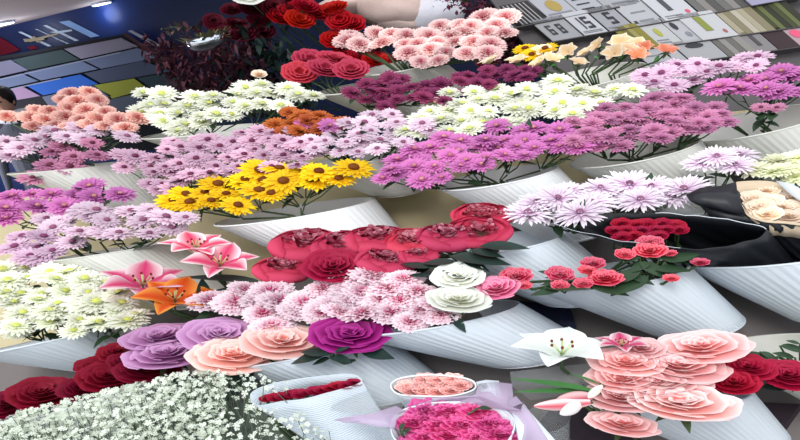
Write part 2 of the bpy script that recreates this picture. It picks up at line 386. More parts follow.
K = {
 'pale': kind(lc(172, 104, 146), lc(232, 196, 216), DAISY, lc(120, 50, 80)),
 'pale2': kind(lc(200, 156, 186), lc(238, 216, 230), DAISY, lc(150, 90, 120)),
 'rosy': kind(lc(150, 70, 110), lc(205, 140, 172), DAISY, lc(110, 50, 70)),
 'magenta': kind(lc(172, 70, 146), lc(218, 134, 198), POM, lc(205, 150, 130), cr=.16),
 'mauve': kind(lc(150, 66, 112), lc(210, 142, 180), POM),
 'lilac': kind(lc(190, 130, 174), lc(234, 204, 224), DAISY, lc(140, 70, 110)),
 'white': kind(lc(218, 226, 168), lc(247, 247, 238), POM, lc(216, 222, 110), cr=.2),
 'cream': kind(lc(222, 224, 150), lc(240, 241, 218), POM),
 'yellow': kind(lc(236, 150, 8), lc(254, 222, 30), DAISY[:2]+[(13, .5, .17, 22, -8, .08)], lc(112, 56, 14), cr=.26),
 'burg': kind(lc(90, 14, 52), lc(150, 60, 104), POM),
 'rust': kind(lc(130, 40, 12), lc(204, 110, 56), POM),
 'lilwhite': kind(lc(196, 130, 186), lc(246, 240, 246), SPID, lc(140, 90, 120), cr=.13),
}
def rose_mesh(inner, outer, edge, seed, zs=.55, layers=None, frill=.02, nm='bloom', lip=.1):
    """layered cup of broad overlapping petals, radius about 1"""
    rnd = random.Random(seed); b = MB()
    layers = layers or [(.09, .5, 2, 95), (.19, .53, 3, 78), (.32, .53, 3, 72), (.5, .48, 4, 64), (.74, .34, 4, 62), (1.0, .16, 5, 56)]
    L_ = len(layers)
    for li, (Rk, H, n, span) in enumerate(layers):
        off = rnd.random()*6
        for i in range(n):
            a0 = off+2*math.pi*i/n+rnd.uniform(-.12, .12); dr = rnd.uniform(-.05, .05); dh = rnd.uniform(-.04, .04)
            pts = []; cols = []; NS, NT = 8, 10; ph = rnd.random()*9
            for s_ in range(NS+1):
                s = s_/NS; row = []; cr_ = []
                for t_ in range(NT+1):
                    t = -1+2*t_/NT
                    edgeround = 1-.22*abs(t)**3
                    ss = s*edgeround
                    rr = (Rk+dr)*(.12+.88*math.sin(min(1, ss*1.05)*math.pi/2)**1.2)
                    zz = -.25*(Rk) + (H+dh+.25*Rk)*ss**1.5
                    if s > .72: 
                        k = (s-.72)/.28; rr += lip*k*k*(1-.3*abs(t)); zz -= lip*.55*k*k
                    fr = frill*math.sin(t*7+ph)*s*s*2
                    rr += fr+.045*t*s; zz += fr*.7
                    an = a0+R(span)*t*(.55+.45*math.sin(min(1, s*1.3)*math.pi/2))
                    row.append(Vector((rr*math.cos(an), rr*math.sin(an), zz)))
                    base = mix(inner, outer, (li/(L_-1))*.75+.25*s)
                    cr_.append(mix(base, edge, max(0, (s-.72)/.28)))
                pts.append(row); cols.append(cr_)
            b.grid(pts, cols)
    for v in b.v: v.z *= zs
    return b.mesh(nm, PM)
def carn_mesh(c0, c1, seed, zs=.6, nm='bloom'):
    rnd = random.Random(seed); b = MB()
    for (Rk, H, n) in ((1, .05, 9), (.88, .22, 8), (.7, .38, 7), (.48, .5, 6), (.26, .56, 4)):
        off = rnd.random()*6
        for i in range(n):
            a0 = off+2*math.pi*i/n; pts = []; cols = []; ph = rnd.random()*9; NT = 12; k2 = rnd.uniform(.88, 1.06)
            for s_ in range(5):
                s = s_/4; row = []; cr_ = []
                for t_ in range(NT+1):
                    t = -1+2*t_/NT
                    saw = (.08 if t_ % 2 else -.05)*s**3
                    rr = Rk*k2*(.08+.92*s)*(1-.14*abs(t)**2)+saw; zz = (H+.08)*s**.8+.09*math.sin(t*9+ph)*s*s
                    an = a0+R(34)*t*(.6+.5*s)
                    row.append(Vector((rr*math.cos(an), rr*math.sin(an), zz))); cr_.append(mix(c0, c1, s*1.15+rnd.uniform(-.1, .1)-(.75 if Rk < .6 else .15)*(1-s*.8)))
                pts.append(row); cols.append(cr_)
            b.grid(pts, cols)
    for v in b.v: v.z *= zs
    return b.mesh(nm, PM)
def peony_mesh(out, edge, inn, pale, seed, zs=.62, op=.5):
    """closed globe of big petals with a tattered heart showing"""
    rnd = random.Random(seed); b = MB()
    for (k, n, sp, o_) in ((1.0, 5, 52, op+.16), (.92, 5, 50, op+.06), (.84, 5, 50, op-.02)):
        off = rnd.random()*6
        for i in range(n):
            a0 = off+2*math.pi*i/n; pts = []; cols = []; ph = rnd.random()*8; q = rnd.uniform(-.08, .1)
            for s_ in range(9):
                s = s_/8; row = []; cr_ = []
                for t_ in range(9):
                    t = -1+2*t_/8
                    th = (math.pi*(.98 - (.98-(o_+q)*.42)*s*(1-.16*abs(t)**2)))
                    rr = k*math.sin(th)*(1+.03*math.sin(t*6+ph)*s); zz = -k*math.cos(th)*.75*-1
                    zz = k*math.cos(th)*.72
                    an = a0+R(sp)*t*math.sin(min(1, s*1.4)*math.pi/2)
                    row.append(Vector((rr*math.cos(an), rr*math.sin(an), zz+.04*t*s))); cr_.append(mix(out, edge, max(0, (s-.82)/.18)*.9))
                pts.append(row); cols.append(cr_)
            b.grid(pts, cols)
    for i in range(64):
        a = rnd.random()*6.28; r0 = rnd.uniform(0, .5)
        strap(b, a, r0, rnd.uniform(.16, .3), .17, R(rnd.uniform(30, 80)), R(30), inn, mix(inn, pale, rnd.random()*.9), z0=.42+rnd.uniform(0, .1), n=3, cup=.5)
    for v in b.v: v.z *= zs
    return b.mesh('bloom', PM)
def lily_mesh(mid, edge, seed, spots=None, ln=1.0, open_=18, wd=.66):
    rnd = random.Random(seed); b = MB()
    for lay in (0, 1):
        for i in range(3):
            a = 2*math.pi*(i+.5*lay)/3+rnd.uniform(-.1, .1); ca, sa = math.cos(a), math.sin(a)
            pts = []; cols = []; r = .04; z = 0; e = R(open_+24+6*lay); N = 10; w_ = wd*(1.1 if lay else .8)
            for s_ in range(N+1):
                s = s_/N; ww = w_*math.sin(math.pi*min(1, (.06+.94*s))**.85)*.5+.01
                row = []; cr_ = []
                for t_ in range(7):
                    t = -1+2*t_/6; y = t*ww
                    row.append(Vector((r*ca-y*sa, r*sa+y*ca, z+.22*ww*t*t+.03*math.sin(s*9+t*3)*abs(t))))
                    cr_.append(mix(mid, edge, abs(t)**1.3*1.1+max(0, s-.75)*2-.12))
                pts.append(row); cols.append(cr_)
                r += ln/N*math.cos(e); z += ln/N*math.sin(e); e -= R(open_*4.6)/N*(1 if s > .3 else .4)
            b.grid(pts, cols)
    return b.mesh('bloom', PM)
def stamen_mesh(col):
    b = MB()
    for i in range(6):
        a = i*math.pi/3+.2; p = Vector((math.cos(a)*.2, math.sin(a)*.2, .42))
        b.tube([(0, 0, .02), (p.x*.5, p.y*.5, .25), p], .012, .01, 5, col=lc(200, 215, 150)); b.sphere(p, (.03, .03, .055), 6, 4, col)
    b.tube([(0, 0, 0), (0, 0, .5)], .016, .02, 5, col=lc(190, 205, 140))
    return b.mesh('stamens', PM)
def leaf_geo(b, base, tip, nrm, wd, n=6, fold=.25, droop=.12):
    base = Vector(base); tip = Vector(tip); d = tip-base; ln = d.length; d.normalize()
    sd = d.cross(nrm)
    if sd.length < 1e-4: sd = d.orthogonal()
    sd.normalize(); up = sd.cross(d); pts = []
    for i in range(n+1):
        s = i/n; ww = wd*math.sin(math.pi*s**.8)*.5+.0004; c = base+d*ln*s-up*droop*ln*s*s
        pts.append([c-sd*ww+up*ww*fold, c, c+sd*ww+up*ww*fold])
    b.grid(pts)

# placing --------------------------------------------------------
def view_up(p, theta):
    v = (CAM-p).normalized(); u = (UP - v*UP.dot(v)).normalized()
    return (u*math.cos(theta)+v*math.sin(theta)).normalized(), v, u
def orient(p, scale, theta=R(25), lean=0, jit=.12, spin=None, sz=1, sy=1):
    if sy != 1: spin = random.choice((0, math.pi))
    n, v, u = view_up(p, theta); rgt = u.cross(v)
    n = (n+rgt*lean+Vector((random.uniform(-1, 1), random.uniform(-1, 1), random.uniform(-1, 1)))*jit).normalized()
    z = n; x = z.orthogonal().normalized(); a = random.random()*6.28 if spin is None else spin
    if spin is not None: x = (rgt - z*rgt.dot(z)).normalized()
    y = z.cross(x); x2 = x*math.cos(a)+y*math.sin(a); y2 = z.cross(x2)
    M = Matrix((x2, y2, z)).transposed().to_4x4()
    return Matrix.Translation(p) @ M @ Matrix.Diagonal((scale, scale*sy, scale*sz, 1))
def inst(me, name, M, parent):
    o = bpy.data.objects.new(name, me); C.objects.link(o); o.parent = parent
    pm = parent.matrix_basis.copy(); pp = parent.parent
    while pp: pm = pp.matrix_basis @ pm; pp = pp.parent
    o.matrix_basis = pm.inverted() @ M; return o
def inpoly(x, y, P):
    c = False; n = len(P)
    for i in range(n):
        x1, y1 = P[i]; x2, y2 = P[(i+1) % n]
        if (y1 > y) != (y2 > y) and x < (x2-x1)*(y-y1)/(y2-y1)+x1: c = not c
    return c
def fill(P, dx, dy, jit=.3):
    xs = [p[0] for p in P]; ys = [p[1] for p in P]; out = []; y = min(ys)+dy*.45; k = 0
    while y < max(ys):
        x = min(xs)+(dx*.5 if k % 2 else 0)
        while x < max(xs):
            a, b_ = x+random.uniform(-jit, jit)*dx, y+random.uniform(-jit, jit)*dy
            if inpoly(a, b_, P): out.append((a, b_))
            x += dx
        y += dy; k += 1
    return out
def rowlabels(pts, dy):
    """pts -> words naming row and place in the row"""
    ys = sorted(pts, key=lambda p: p[1]); rows = []
    for p in ys:
        if rows and p[1]-rows[-1][0][1] < dy*.8: rows[-1].append(p)
        else: rows.append([p])
    out = {}; m = len(rows)
    for r, row in enumerate(rows):
        rn = '' if m == 1 else ' in the top row' if r == 0 else ' in the lowest row' if r == m-1 else ' in row %s from top' % ORD[r] if m > 2 else ''
        for i, p in enumerate(sorted(row)): out[p] = (place_words(i, len(row)) or ', alone') + rn
    return out
def clusters(pts, k):
    """group neighbouring points into sprays of about k"""
    pts = sorted(pts, key=lambda p: p[0]); cols = []
    ncol = max(1, round(len(pts)/k/1.6)) if len(pts) > 2*k else 1
    per = math.ceil(len(pts)/ncol)
    for i in range(0, len(pts), per):
        c = sorted(pts[i:i+per], key=lambda p: p[1])
        m = max(1, round(len(c)/k)); q = math.ceil(len(c)/m)
        for j in range(0, len(c), q): cols.append(c[j:j+q])
    return cols
def spray_bunch(name, kd, poly, w, mouth, label, group, dens=.66, k=6, theta=25, lift=0, fol=LEAF, nl=12, stemr=.0022, extra=None, cat='flower', size_var=.18, root=.11):
    pts = fill(poly, w*dens, w*dens*.46) + (extra or [])
    mp = mouthpt(*mouth)
    CL = sorted(clusters(pts, k), key=lambda c: sum(p[0] for p in c)/len(c))
    for ci, cl in enumerate(CL):
        P = [on_can(x, y, lift+random.uniform(-.012, .012)) for x, y in cl]
        cen = sum(P, Vector())/len(P)
        node = mp.lerp(cen, .62)-Vector((0, 0, .035))
        foot = mp + INTO*root*.8
        e = empty(name, foot, label+place_words(ci, len(CL)), cat, group)
        sb = MB(); sb.tube([foot, mp.lerp(node, .2)-Vector((0, 0, .01)), node], stemr*1.3, stemr, 6)
        lb = MB()
        hs = []
        for p in P:
            sc = px2m(w*random.uniform(1-size_var, 1+size_var)/2, p)
            M = orient(p, sc, R(theta+11+random.uniform(-8, 10)), lean=random.uniform(-.15, .15), sy=.76); n = M.col[2].to_3d().normalized()
            h = inst(random.choice(kd['heads']), 'flower_head', M, e)
            if kd['centre']:
                inst(kd['centre'], 'flower_centre', M, h)
            q = p-n*sc*.05
            sb.tube([node.lerp(q, .08), node.lerp(q, .55)-n*.008, q], stemr*.8, stemr*.6, 5)
            for _ in range(max(1, nl//len(P))):
                s = p.lerp(node, random.uniform(.1, .7)); dr = Vector((random.uniform(-1, 1), random.uniform(-1, 1), random.uniform(-.3, .6))).normalized()
                l_ = random.uniform(.022, .045); leaf_geo(lb, s, s+dr*l_, Vector((0, 0, 1)), l_*.5, 4)
        sb.build('stem', STEM, e); lb.build('foliage', fol, e)
def mouthpt(x, y): return on_can(x, y, -.02) + ray(x, y)*.08
INTO = (RT*.8-UP*.35-Vector((0, 0, .35))).normalized()
# ------------------------------------------------------------ buckets
BUCK = {}
def bucket_mat(name, col, al=1):
    m = mat(name, col, .38, .45, noise_amt=.05, nscale=8); return m
BW = bucket_mat('bucket_white', (222, 224, 224)); BC = bucket_mat('bucket_cool', (200, 208, 216)); BG = bucket_mat('bucket_warm_grey', (200, 200, 192))
def bucket(mx, my, hw, bxx, byy, hw2, m, label, ribs=64, deep=.0055, th=6, ln=.17, push=.85):
    r1 = px2m(hw, on_can(mx, my)); my -= 5; c = on_can(mx, my, -.02)+ray(mx, my)*r1*push; r1 = px2m(hw, c)
    bt0 = on_can(bxx, byy, RAMP); r2 = px2m(hw2, bt0); bt = on_can(bxx, byy, RAMP+r2*.62); r2 = px2m(hw2, bt)
    nrm = view_up(c, R(th))[0]; nrm = (nrm-RT*ln).normalized()
    rn = view_up(bt, R(16))[0]; rn = (rn-RT*.17).normalized()
    e = empty('flower_bucket', bt, label, 'bucket', 'ribbed flower buckets')
    def ring(s, r, k, n=216, rib=True):
        cc = c.lerp(bt, s); nn = nrm.lerp(rn, s).normalized(); x = (RT-nn*RT.dot(nn)).normalized(); y = nn.cross(x).normalized(); out = []
        for j in range(n):
            a = 2*math.pi*j/n; q = math.cos(a*ribs)
            rr = r*(1+(deep*(1 if q > .3 else -1 if q < -.3 else q*3) if rib else 0)+k); out.append(cc+(x*math.cos(a)+y*math.sin(a))*rr)
        return out
    b = MB(); rg = []
    prof = [(0, 1.0, .0, False), (.035, 1, -.0, True), (.3, .93, 0, True), (.6, .8, 0, True), (.86, .68, 0, True), (.95, .6, 0, False), (.99, .5, 0, False)]
    # outer wall interpolated r1->r2
    for s, _, k, rb in prof:
        r = r1+(r2-r1)*min(1, s/.9) if s < .9 else r2*(1 if s < .93 else .97 if s < .97 else .88)
        rg.append(ring(s, r, k, rib=rb))
    n0 = len(rg[0]); inner = [ring(s, (r1+(r2-r1)*min(1, s/.9))*.965, 0, rib=False) for s in (0.96, .6, .3, .0)]
    idx = b.grid(rg, wrap=True)
    b.face(*reversed(idx[-1])) if False else b.face(*idx[-1])
    b.build('body', m, e)
    b = MB(); idx = b.grid(list(inner), wrap=True); b.face(*idx[0]); b.build('inner_wall', m, e)
    b = MB()
    rp = []
    for j in range(9):
        a = 2*math.pi*j/8; rp.append([q+(q-c).normalized()*(math.cos(a)*.0022)+nrm*(math.sin(a)*.0022) for q in ring(0, r1*.99, 0, 72, False)])
    b.grid(rp, wrap=True); b.build('rim', m, e)
    return e, c, bt
for a in (
 (296, 216, 80, 385, 268, 46, BW, 'white ribbed bucket under the yellow daisies'),
 (497, 182, 60, 578, 232, 38, BW, 'white ribbed bucket under the magenta chrysanthemums in the middle'),
 (632, 157, 62, 702, 203, 40, BG, 'pale ribbed bucket under the mauve chrysanthemums right of centre'),
 (752, 128, 66, 822, 178, 42, BG, 'pale ribbed bucket at upper right under sparse stems'),
 (112, 256, 60, 205, 300, 40, BG, 'grey ribbed bucket under the pale pink chrysanthemums on the left'),
 (492, 249, 72, 585, 294, 46, BC, 'ribbed bucket holding the crimson peonies'),
 (606, 280, 76, 697, 325, 48, BC, 'ribbed bucket holding the pink and white spray roses'),
 (772, 250, 96, 850, 306, 62, BC, 'large ribbed bucket under the black wrapped bouquets'),
 (430, 322, 90, 532, 350, 58, BC, 'ribbed bucket holding pink carnations and white roses'),
 (62, 342, 78, 146, 366, 36, BC, 'ribbed bucket under the white chrysanthemums on the left'),
 (96, 388, 86, 200, 445, 52, BW, 'white bucket behind the dark red roses at lower left', 64, .0055, 17, .3, .6),
 (305, 355, 82, 392, 390, 56, BC, 'ribbed bucket holding lavender and blush roses'),
 (662, 400, 80, 735, 438, 52, BC, 'ribbed bucket holding the pale pink roses at lower right'),
 (792, 352, 70, 862, 400, 48, BG, 'ribbed bucket with deep red roses at the right edge'),
 (398, 72, 44, 446, 92, 30, BG, 'small cream bucket under the pink carnations at top'),
 (580, 84, 62, 650, 112, 36, BG, 'pale bucket under the peach alstroemerias'),
 (80, 172, 62, 142, 206, 34, BG, 'grey bucket under the rosy chrysanthemums at left'),
 (205, 136, 60, 262, 160, 34, BG, 'pale bucket under the white chrysanthemums at upper left'),
 (352, 165, 52, 404, 188, 34, BG, 'pale bucket behind the yellow daisies'),
 (360, 92, 44, 404, 112, 30, BG, 'pale bucket behind the burgundy chrysanthemums'),
): bucket(*a)

# ============================================================ SPRAY CHRYSANTHEMUMS
SB = spray_bunch
SB('chrysanthemum_spray', K['white'], [(128, 98), (140, 90), (180, 96), (205, 88), (240, 90), (262, 82), (300, 84), (322, 92), (318, 102), (280, 108), (240, 122), (180, 132), (145, 128)], 30, (205, 136),
   'white chrysanthemum spray at upper left beside the peach carnations', 'white chrysanthemums at upper left', k=6)
SB('chrysanthemum_spray', K['white'], [(395, 118), (430, 104), (450, 92), (520, 86), (560, 78), (600, 82), (640, 84), (642, 96), (600, 108), (550, 120), (500, 124), (450, 136), (410, 140)], 32, (540, 128),
   'white chrysanthemum spray in the broad white bunch at top centre', 'white chrysanthemums at top centre', k=6)
SB('chrysanthemum_spray', K['burg'], [(340, 96), (360, 84), (400, 74), (440, 82), (466, 90), (455, 102), (400, 108), (360, 104)], 24, (362, 95),
   'burgundy chrysanthemum spray between the two white bunches', 'burgundy chrysanthemums', k=5)
SB('chrysanthemum_spray', K['burg'], [(448, 78), (480, 70), (530, 66), (545, 74), (500, 84), (462, 86)], 22, (500, 92),
   'burgundy chrysanthemum spray under the alstroemerias', 'burgundy chrysanthemums at the back', k=5)
SB('chrysanthemum_spray', K['rust'], [(268, 118), (290, 110), (330, 114), (350, 122), (330, 134), (285, 134)], 26, (330, 145),
   'rust orange chrysanthemum spray in front of the white bunch', 'rust orange chrysanthemums', k=4)
SB('chrysanthemum_spray', K['rosy'], [(60, 142), (105, 140), (108, 158), (60, 172), (20, 188), (0, 186), (0, 178), (40, 160)], 30, (80, 170),
   'rosy chrysanthemum spray with stems showing at left', 'rosy chrysanthemums at left', dens=.75, k=4, nl=20)
SB('chrysanthemum_spray', K['pale2'], [(0, 140), (40, 134), (60, 126), (130, 128), (128, 138), (60, 142), (30, 156), (0, 158)], 30, (60, 170),
   'pale lilac chrysanthemum spray below the peach carnations', 'pale lilac chrysanthemums at far left', k=5)
SB('chrysanthemum_spray', K['pale'], [(110, 158), (150, 146), (170, 138), (230, 130), (270, 128), (315, 132), (318, 150), (300, 165), (250, 172), (200, 182), (165, 194), (138, 188), (145, 172), (112, 168)], 28, (200, 180),
   'pale pink chrysanthemum spray above the yellow daisies', 'pale pink chrysanthemums above the yellow daisies', k=7)
SB('chrysanthemum_spray', K['pale2'], [(300, 140), (330, 128), (345, 118), (400, 112), (440, 126), (432, 140), (390, 146), (350, 156), (310, 154)], 28, (352, 165),
   'pale lilac chrysanthemum spray between the rust and magenta bunches', 'pale lilac chrysanthemums at upper centre', k=6)
SB('chrysanthemum_spray', K['magenta'], [(290, 124), (340, 122), (345, 128), (300, 130)], 28, (330, 145),
   'magenta chrysanthemum spray just below the rust orange ones', 'small magenta chrysanthemums', k=4)
SB('chrysanthemum_spray', K['magenta'], [(380, 168), (400, 152), (440, 138), (470, 126), (530, 124), (580, 128), (600, 142), (570, 152), (520, 160), (470, 168), (440, 178), (400, 182), (370, 178)], 32, (497, 178),
   'magenta chrysanthemum spray in the bunch at centre', 'magenta chrysanthemums at centre', k=6)
SB('chrysanthemum_spray', K['mauve'], [(566, 122), (600, 104), (650, 95), (700, 98), (738, 108), (738, 120), (700, 132), (650, 142), (600, 150), (570, 142)], 26, (632, 155),
   'mauve chrysanthemum spray in the bunch right of centre', 'mauve chrysanthemums right of centre', k=7)
SB('chrysanthemum_spray', K['lilac'], [(624, 82), (650, 70), (690, 62), (740, 52), (776, 58), (770, 66), (720, 74), (690, 86), (650, 92)], 30, (720, 112),
   'pale lilac chrysanthemum spray in front of the card rack', 'lilac chrysanthemums before the card rack', k=5)
SB('chrysanthemum_spray', K['magenta'], [(692, 92), (720, 82), (760, 70), (815, 64), (815, 96), (770, 100), (730, 98)], 34, (760, 122),
   'magenta chrysanthemum spray at the upper right edge', 'magenta chrysanthemums at upper right', k=5)
SB('chrysanthemum_spray', K['rosy'], [(748, 108), (790, 104), (800, 112), (770, 116)], 24, (760, 125),
   'single rosy chrysanthemum spray over the upper right bucket', 'rosy chrysanthemums at upper right', k=2)
SB('chrysanthemum_spray', K['magenta'], [(0, 198), (40, 188), (90, 182), (128, 190), (125, 198), (70, 204), (50, 214), (0, 222)], 32, (60, 240),
   'orchid pink chrysanthemum spray at the left edge', 'orchid pink chrysanthemums at left', k=5)
SB('chrysanthemum_spray', K['pale2'], [(40, 216), (80, 206), (130, 204), (170, 210), (196, 218), (192, 232), (160, 236), (110, 240), (60, 244), (30, 234)], 36, (110, 252),
   'very pale pink chrysanthemum spray left of the yellow daisies', 'very pale pink chrysanthemums at left', k=6)
SB('chrysanthemum_spray', K['lilac'], [(0, 240), (40, 232), (60, 244), (50, 258), (20, 264), (0, 262)], 36, (60, 262),
   'lilac pink chrysanthemum spray at the left edge above the white ones', 'lilac pink chrysanthemums at the left edge', k=4)
SB('chrysanthemum_spray', K['white'], [(0, 268), (50, 266), (80, 272), (110, 284), (140, 300), (148, 316), (130, 326), (90, 330), (40, 334), (0, 340)], 38, (55, 345),
   'white chrysanthemum spray in the large white bunch at left', 'white chrysanthemums at left', dens=.6, k=7, nl=16)
SB('daisy_spray', K['yellow'], [(158, 204), (180, 190), (200, 184), (240, 172), (290, 168), (340, 166), (378, 170), (376, 180), (350, 184), (300, 192), (270, 202), (240, 210), (180, 214)], 40, (300, 212),
   'yellow daisy spray with brown centres in the white bucket', 'yellow daisies', dens=.6, k=5, nl=12)
SB('chrysanthemum_spray', K['lilwhite'], [(498, 206), (520, 194), (560, 192), (590, 188), (640, 182), (686, 186), (684, 198), (640, 204), (600, 210), (540, 222), (505, 220)], 52, (600, 225),
   'lilac and white spidery chrysanthemum spray beside the crimson peonies', 'lilac white spidery chrysanthemums', dens=.5, k=4, nl=20)
SB('chrysanthemum_spray', K['lilwhite'], [(694, 156), (740, 150), (745, 166), (720, 172), (696, 170)], 48, (700, 215),
   'lilac tinged spidery chrysanthemum spray left of the cream ones', 'spidery chrysanthemums above the black flap', dens=.5, k=3, nl=10)
SB('chrysanthemum_spray', K['cream'], [(742, 164), (770, 158), (815, 156), (815, 176), (775, 178), (744, 174)], 34, (800, 205),
   'cream yellow chrysanthemum spray at the right edge above the peach roses', 'cream chrysanthemums at right', dens=.55, k=4, nl=10)

# ============================================================ ROSES, CARNATIONS, PEONIES, LILIES
RM = {}
def norm_r(me):
    rr = sorted(math.hypot(v.co.x, v.co.y) for v in me.vertices); k = 1/rr[int(len(rr)*.985)]
    me.transform(Matrix.Diagonal((k, k, k, 1))); return me
def rset(key, fn, n=4): RM[key] = [norm_r(fn(s)) for s in range(n)]
rset('blush', lambda s: rose_mesh(lc(230, 122, 106), lc(244, 200, 192), lc(250, 220, 214), s, .4))
rset('pinkrose', lambda s: rose_mesh(lc(224, 104, 104), lc(240, 186, 186), lc(248, 216, 216), s+4, .4))
rset('salmcent', lambda s: rose_mesh(lc(226, 90, 80), lc(246, 196, 192), lc(253, 232, 230), s+60, .4, [(.1, .4, 2, 95), (.22, .42, 3, 78), (.36, .44, 3, 72), (.52, .4, 4, 66), (.8, .36, 4, 64), (1.0, .22, 5, 58)]))
rset('lavender', lambda s: rose_mesh(lc(156, 78, 142), lc(208, 150, 200), lc(216, 168, 210), s+8, .44, frill=.02))
rset('magrose', lambda s: rose_mesh(lc(120, 10, 90), lc(150, 20, 115), lc(180, 50, 145), s+12, .4))
rset('darkred', lambda s: rose_mesh(lc(90, 2, 22), lc(132, 8, 36), lc(146, 16, 48), s+16, .45))
rset('red', lambda s: rose_mesh(lc(120, 2, 30), lc(168, 12, 50), lc(184, 30, 68), s+20, .5))
rset('whiterose', lambda s: rose_mesh(lc(225, 225, 190), lc(240, 242, 232), lc(246, 248, 244), s+24, .4))
rset('sprayrose', lambda s: rose_mesh(lc(190, 14, 56), lc(218, 40, 78), lc(238, 130, 148), s+28, .6, frill=.04))
rset('midpink', lambda s: rose_mesh(lc(205, 70, 120), lc(222, 110, 155), lc(235, 160, 190), s+32, .55))
rset('hotpink', lambda s: rose_mesh(lc(196, 30, 112), lc(230, 76, 152), lc(240, 120, 182), s+36, .5, frill=.06))
rset('peach', lambda s: rose_mesh(lc(232, 190, 150), lc(248, 226, 200), lc(252, 240, 224), s+40, .5))
rset('salmon', lambda s: rose_mesh(lc(226, 120, 120), lc(242, 170, 166), lc(250, 212, 206), s+44, .45, frill=.05))
DOME = [(.3, .62, 4, 62), (.55, .6, 5, 52), (.8, .5, 5, 50), (.98, .3, 6, 46)]
rset('domerose', lambda s: rose_mesh(lc(150, 20, 45), lc(190, 46, 74), lc(198, 66, 92), s+48, .6, DOME, lip=.16))
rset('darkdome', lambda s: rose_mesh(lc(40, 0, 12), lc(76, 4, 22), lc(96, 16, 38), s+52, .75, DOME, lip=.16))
rset('brightred', lambda s: rose_mesh(lc(150, 0, 10), lc(180, 8, 20), lc(190, 20, 34), s+56, .75, DOME, lip=.16))
rset('carn', lambda s: carn_mesh(lc(222, 60, 134), lc(252, 234, 241), s, .5))
rset('carnpeach', lambda s: carn_mesh(lc(220, 90, 94), lc(246, 204, 192), s+5, .6))
rset('carnpink', lambda s: carn_mesh(lc(220, 70, 104), lc(250, 220, 216), s+9, .6))
rset('peony', lambda s: peony_mesh(lc(218, 74, 110), lc(164, 20, 58), lc(150, 22, 62), lc(240, 180, 196), s, .62, .34), 4)
rset('peonyopen', lambda s: peony_mesh(lc(228, 80, 114), lc(178, 24, 62), lc(140, 10, 44), lc(238, 160, 180), s+7, .5, .55), 2)
def flower(key, name, x, y, w, label, cat, group=None, mouth=None, theta=26, lean=0, lift=0, leaves=0, leafm=LEAFD, jit=.05, sz=1, sy=.7, stem=True, root=.1, leafsz=1, pos=None, depthp=None):
    p = pos if pos is not None else on_can(x, y, lift); sc = px2m(w/2, p)
    M = orient(p, sc, R(theta+13+random.uniform(-6, 6)), lean, jit*1.8, sz=sz*.85, sy=sy); n = M.col[2].to_3d().normalized()
    mp = mouthpt(*mouth) if mouth else p-n*.06
    foot = mp+INTO*root*.8
    e = empty(name, foot if stem else p, label, cat, group)
    inst(random.choice(RM[key]), 'bloom', M, e)
    if stem:
        b = MB(); q = p-n*sc*.12; b.tube([foot, mp.lerp(q, .3), q-n*.012-(q-mp)*.1, q], .0028, .0022, 6); b.build('stem', STEM, e)
        b = MB()
        for i in range(5):
            a = i*1.257; t = M.col[0].to_3d().normalized()*math.cos(a)+M.col[1].to_3d().normalized()*math.sin(a)
            leaf_geo(b, q, q+t*sc*.55-n*sc*.1, n, sc*.2, 4)
        b.build('sepals', STEM, e)
    for i in range(leaves):
        s = p-n*sc*(.25)+Vector((random.uniform(-1, 1), random.uniform(-1, 1), 0))*sc*.5
        _, v, u = view_up(p, R(25)); rg = u.cross(v); a = random.uniform(-.5, 3.6)
        d = (rg*math.cos(a)-u*math.sin(a)*.6-Vector((0, 0, .25))+v*.2).normalized(); l_ = sc*random.uniform(.8, 1.2)*leafsz
        b = MB(); leaf_geo(b, s, s+d*l_, (u+v).normalized(), l_*.48, 7, fold=.15); b.build('leaf', leafm, e)
    return e
def single(key, name, cat, group, mouth, items, **kw):
    for it in items:
        x, y, w, lab = it[:4]; k2 = dict(kw); k2.update(it[4] if len(it) > 4 else {})
        flower(k2.pop('key', key), name, x, y, w, lab, cat, group, mouth, **k2)
def bunch(key, name, cat, label, group, mouth, poly, w, dens=.7, **kw):
    ps = fill(poly, w*dens, w*dens*.46, .25); RL = rowlabels(ps, w*dens*.46)
    for x, y in ps:
        flower(key, name, x, y, w*random.uniform(.85, 1.12), label+RL[(x, y)], cat, group, mouth, jit=.14, **kw)

bunch('carnpeach', 'carnation', 'flower', 'peach pink carnation in upper left bunch', 'peach carnations at upper left', (60, 150),
      [(0, 122), (0, 115), (30, 116), (38, 104), (65, 98), (75, 90), (98, 92), (112, 104), (140, 118), (140, 128), (100, 130), (60, 128), (25, 128)], 26, leaves=1, leafm=LEAF)
bunch('carnpink', 'carnation', 'flower', 'pink white carnation in top centre bunch', 'pink carnations at top centre', (400, 72),
      [(336, 40), (345, 32), (372, 26), (390, 34), (440, 26), (470, 24), (478, 14), (505, 14), (512, 22), (504, 36), (490, 54), (470, 60), (440, 56), (400, 54), (370, 48)], 30, dens=.62)
bunch('carnpink', 'carnation', 'flower', 'pink white carnation hanging under the arch', 'low pink carnations at top centre', (420, 72),
      [(404, 58), (440, 58), (438, 68), (408, 68)], 28, dens=.62)
bunch('carn', 'carnation', 'flower', 'white carnation flushed pink in middle bunch', 'white pink carnations at the middle', (430, 322),
      [(206, 300), (225, 292), (260, 290), (290, 296), (330, 284), (370, 274), (410, 276), (432, 284), (440, 300), (452, 314), (440, 324), (400, 330), (360, 322), (310, 318), (260, 316), (215, 314)], 48, dens=.52, leaves=1, leafm=LEAF, leafsz=.6)
single('carn', 'carnation', 'flower', None, (430, 322), [
  (272, 328, 50, 'pale carnation lying above the blush roses'), (345, 276, 44, 'whitish carnation peeping below the open bright red rose')])

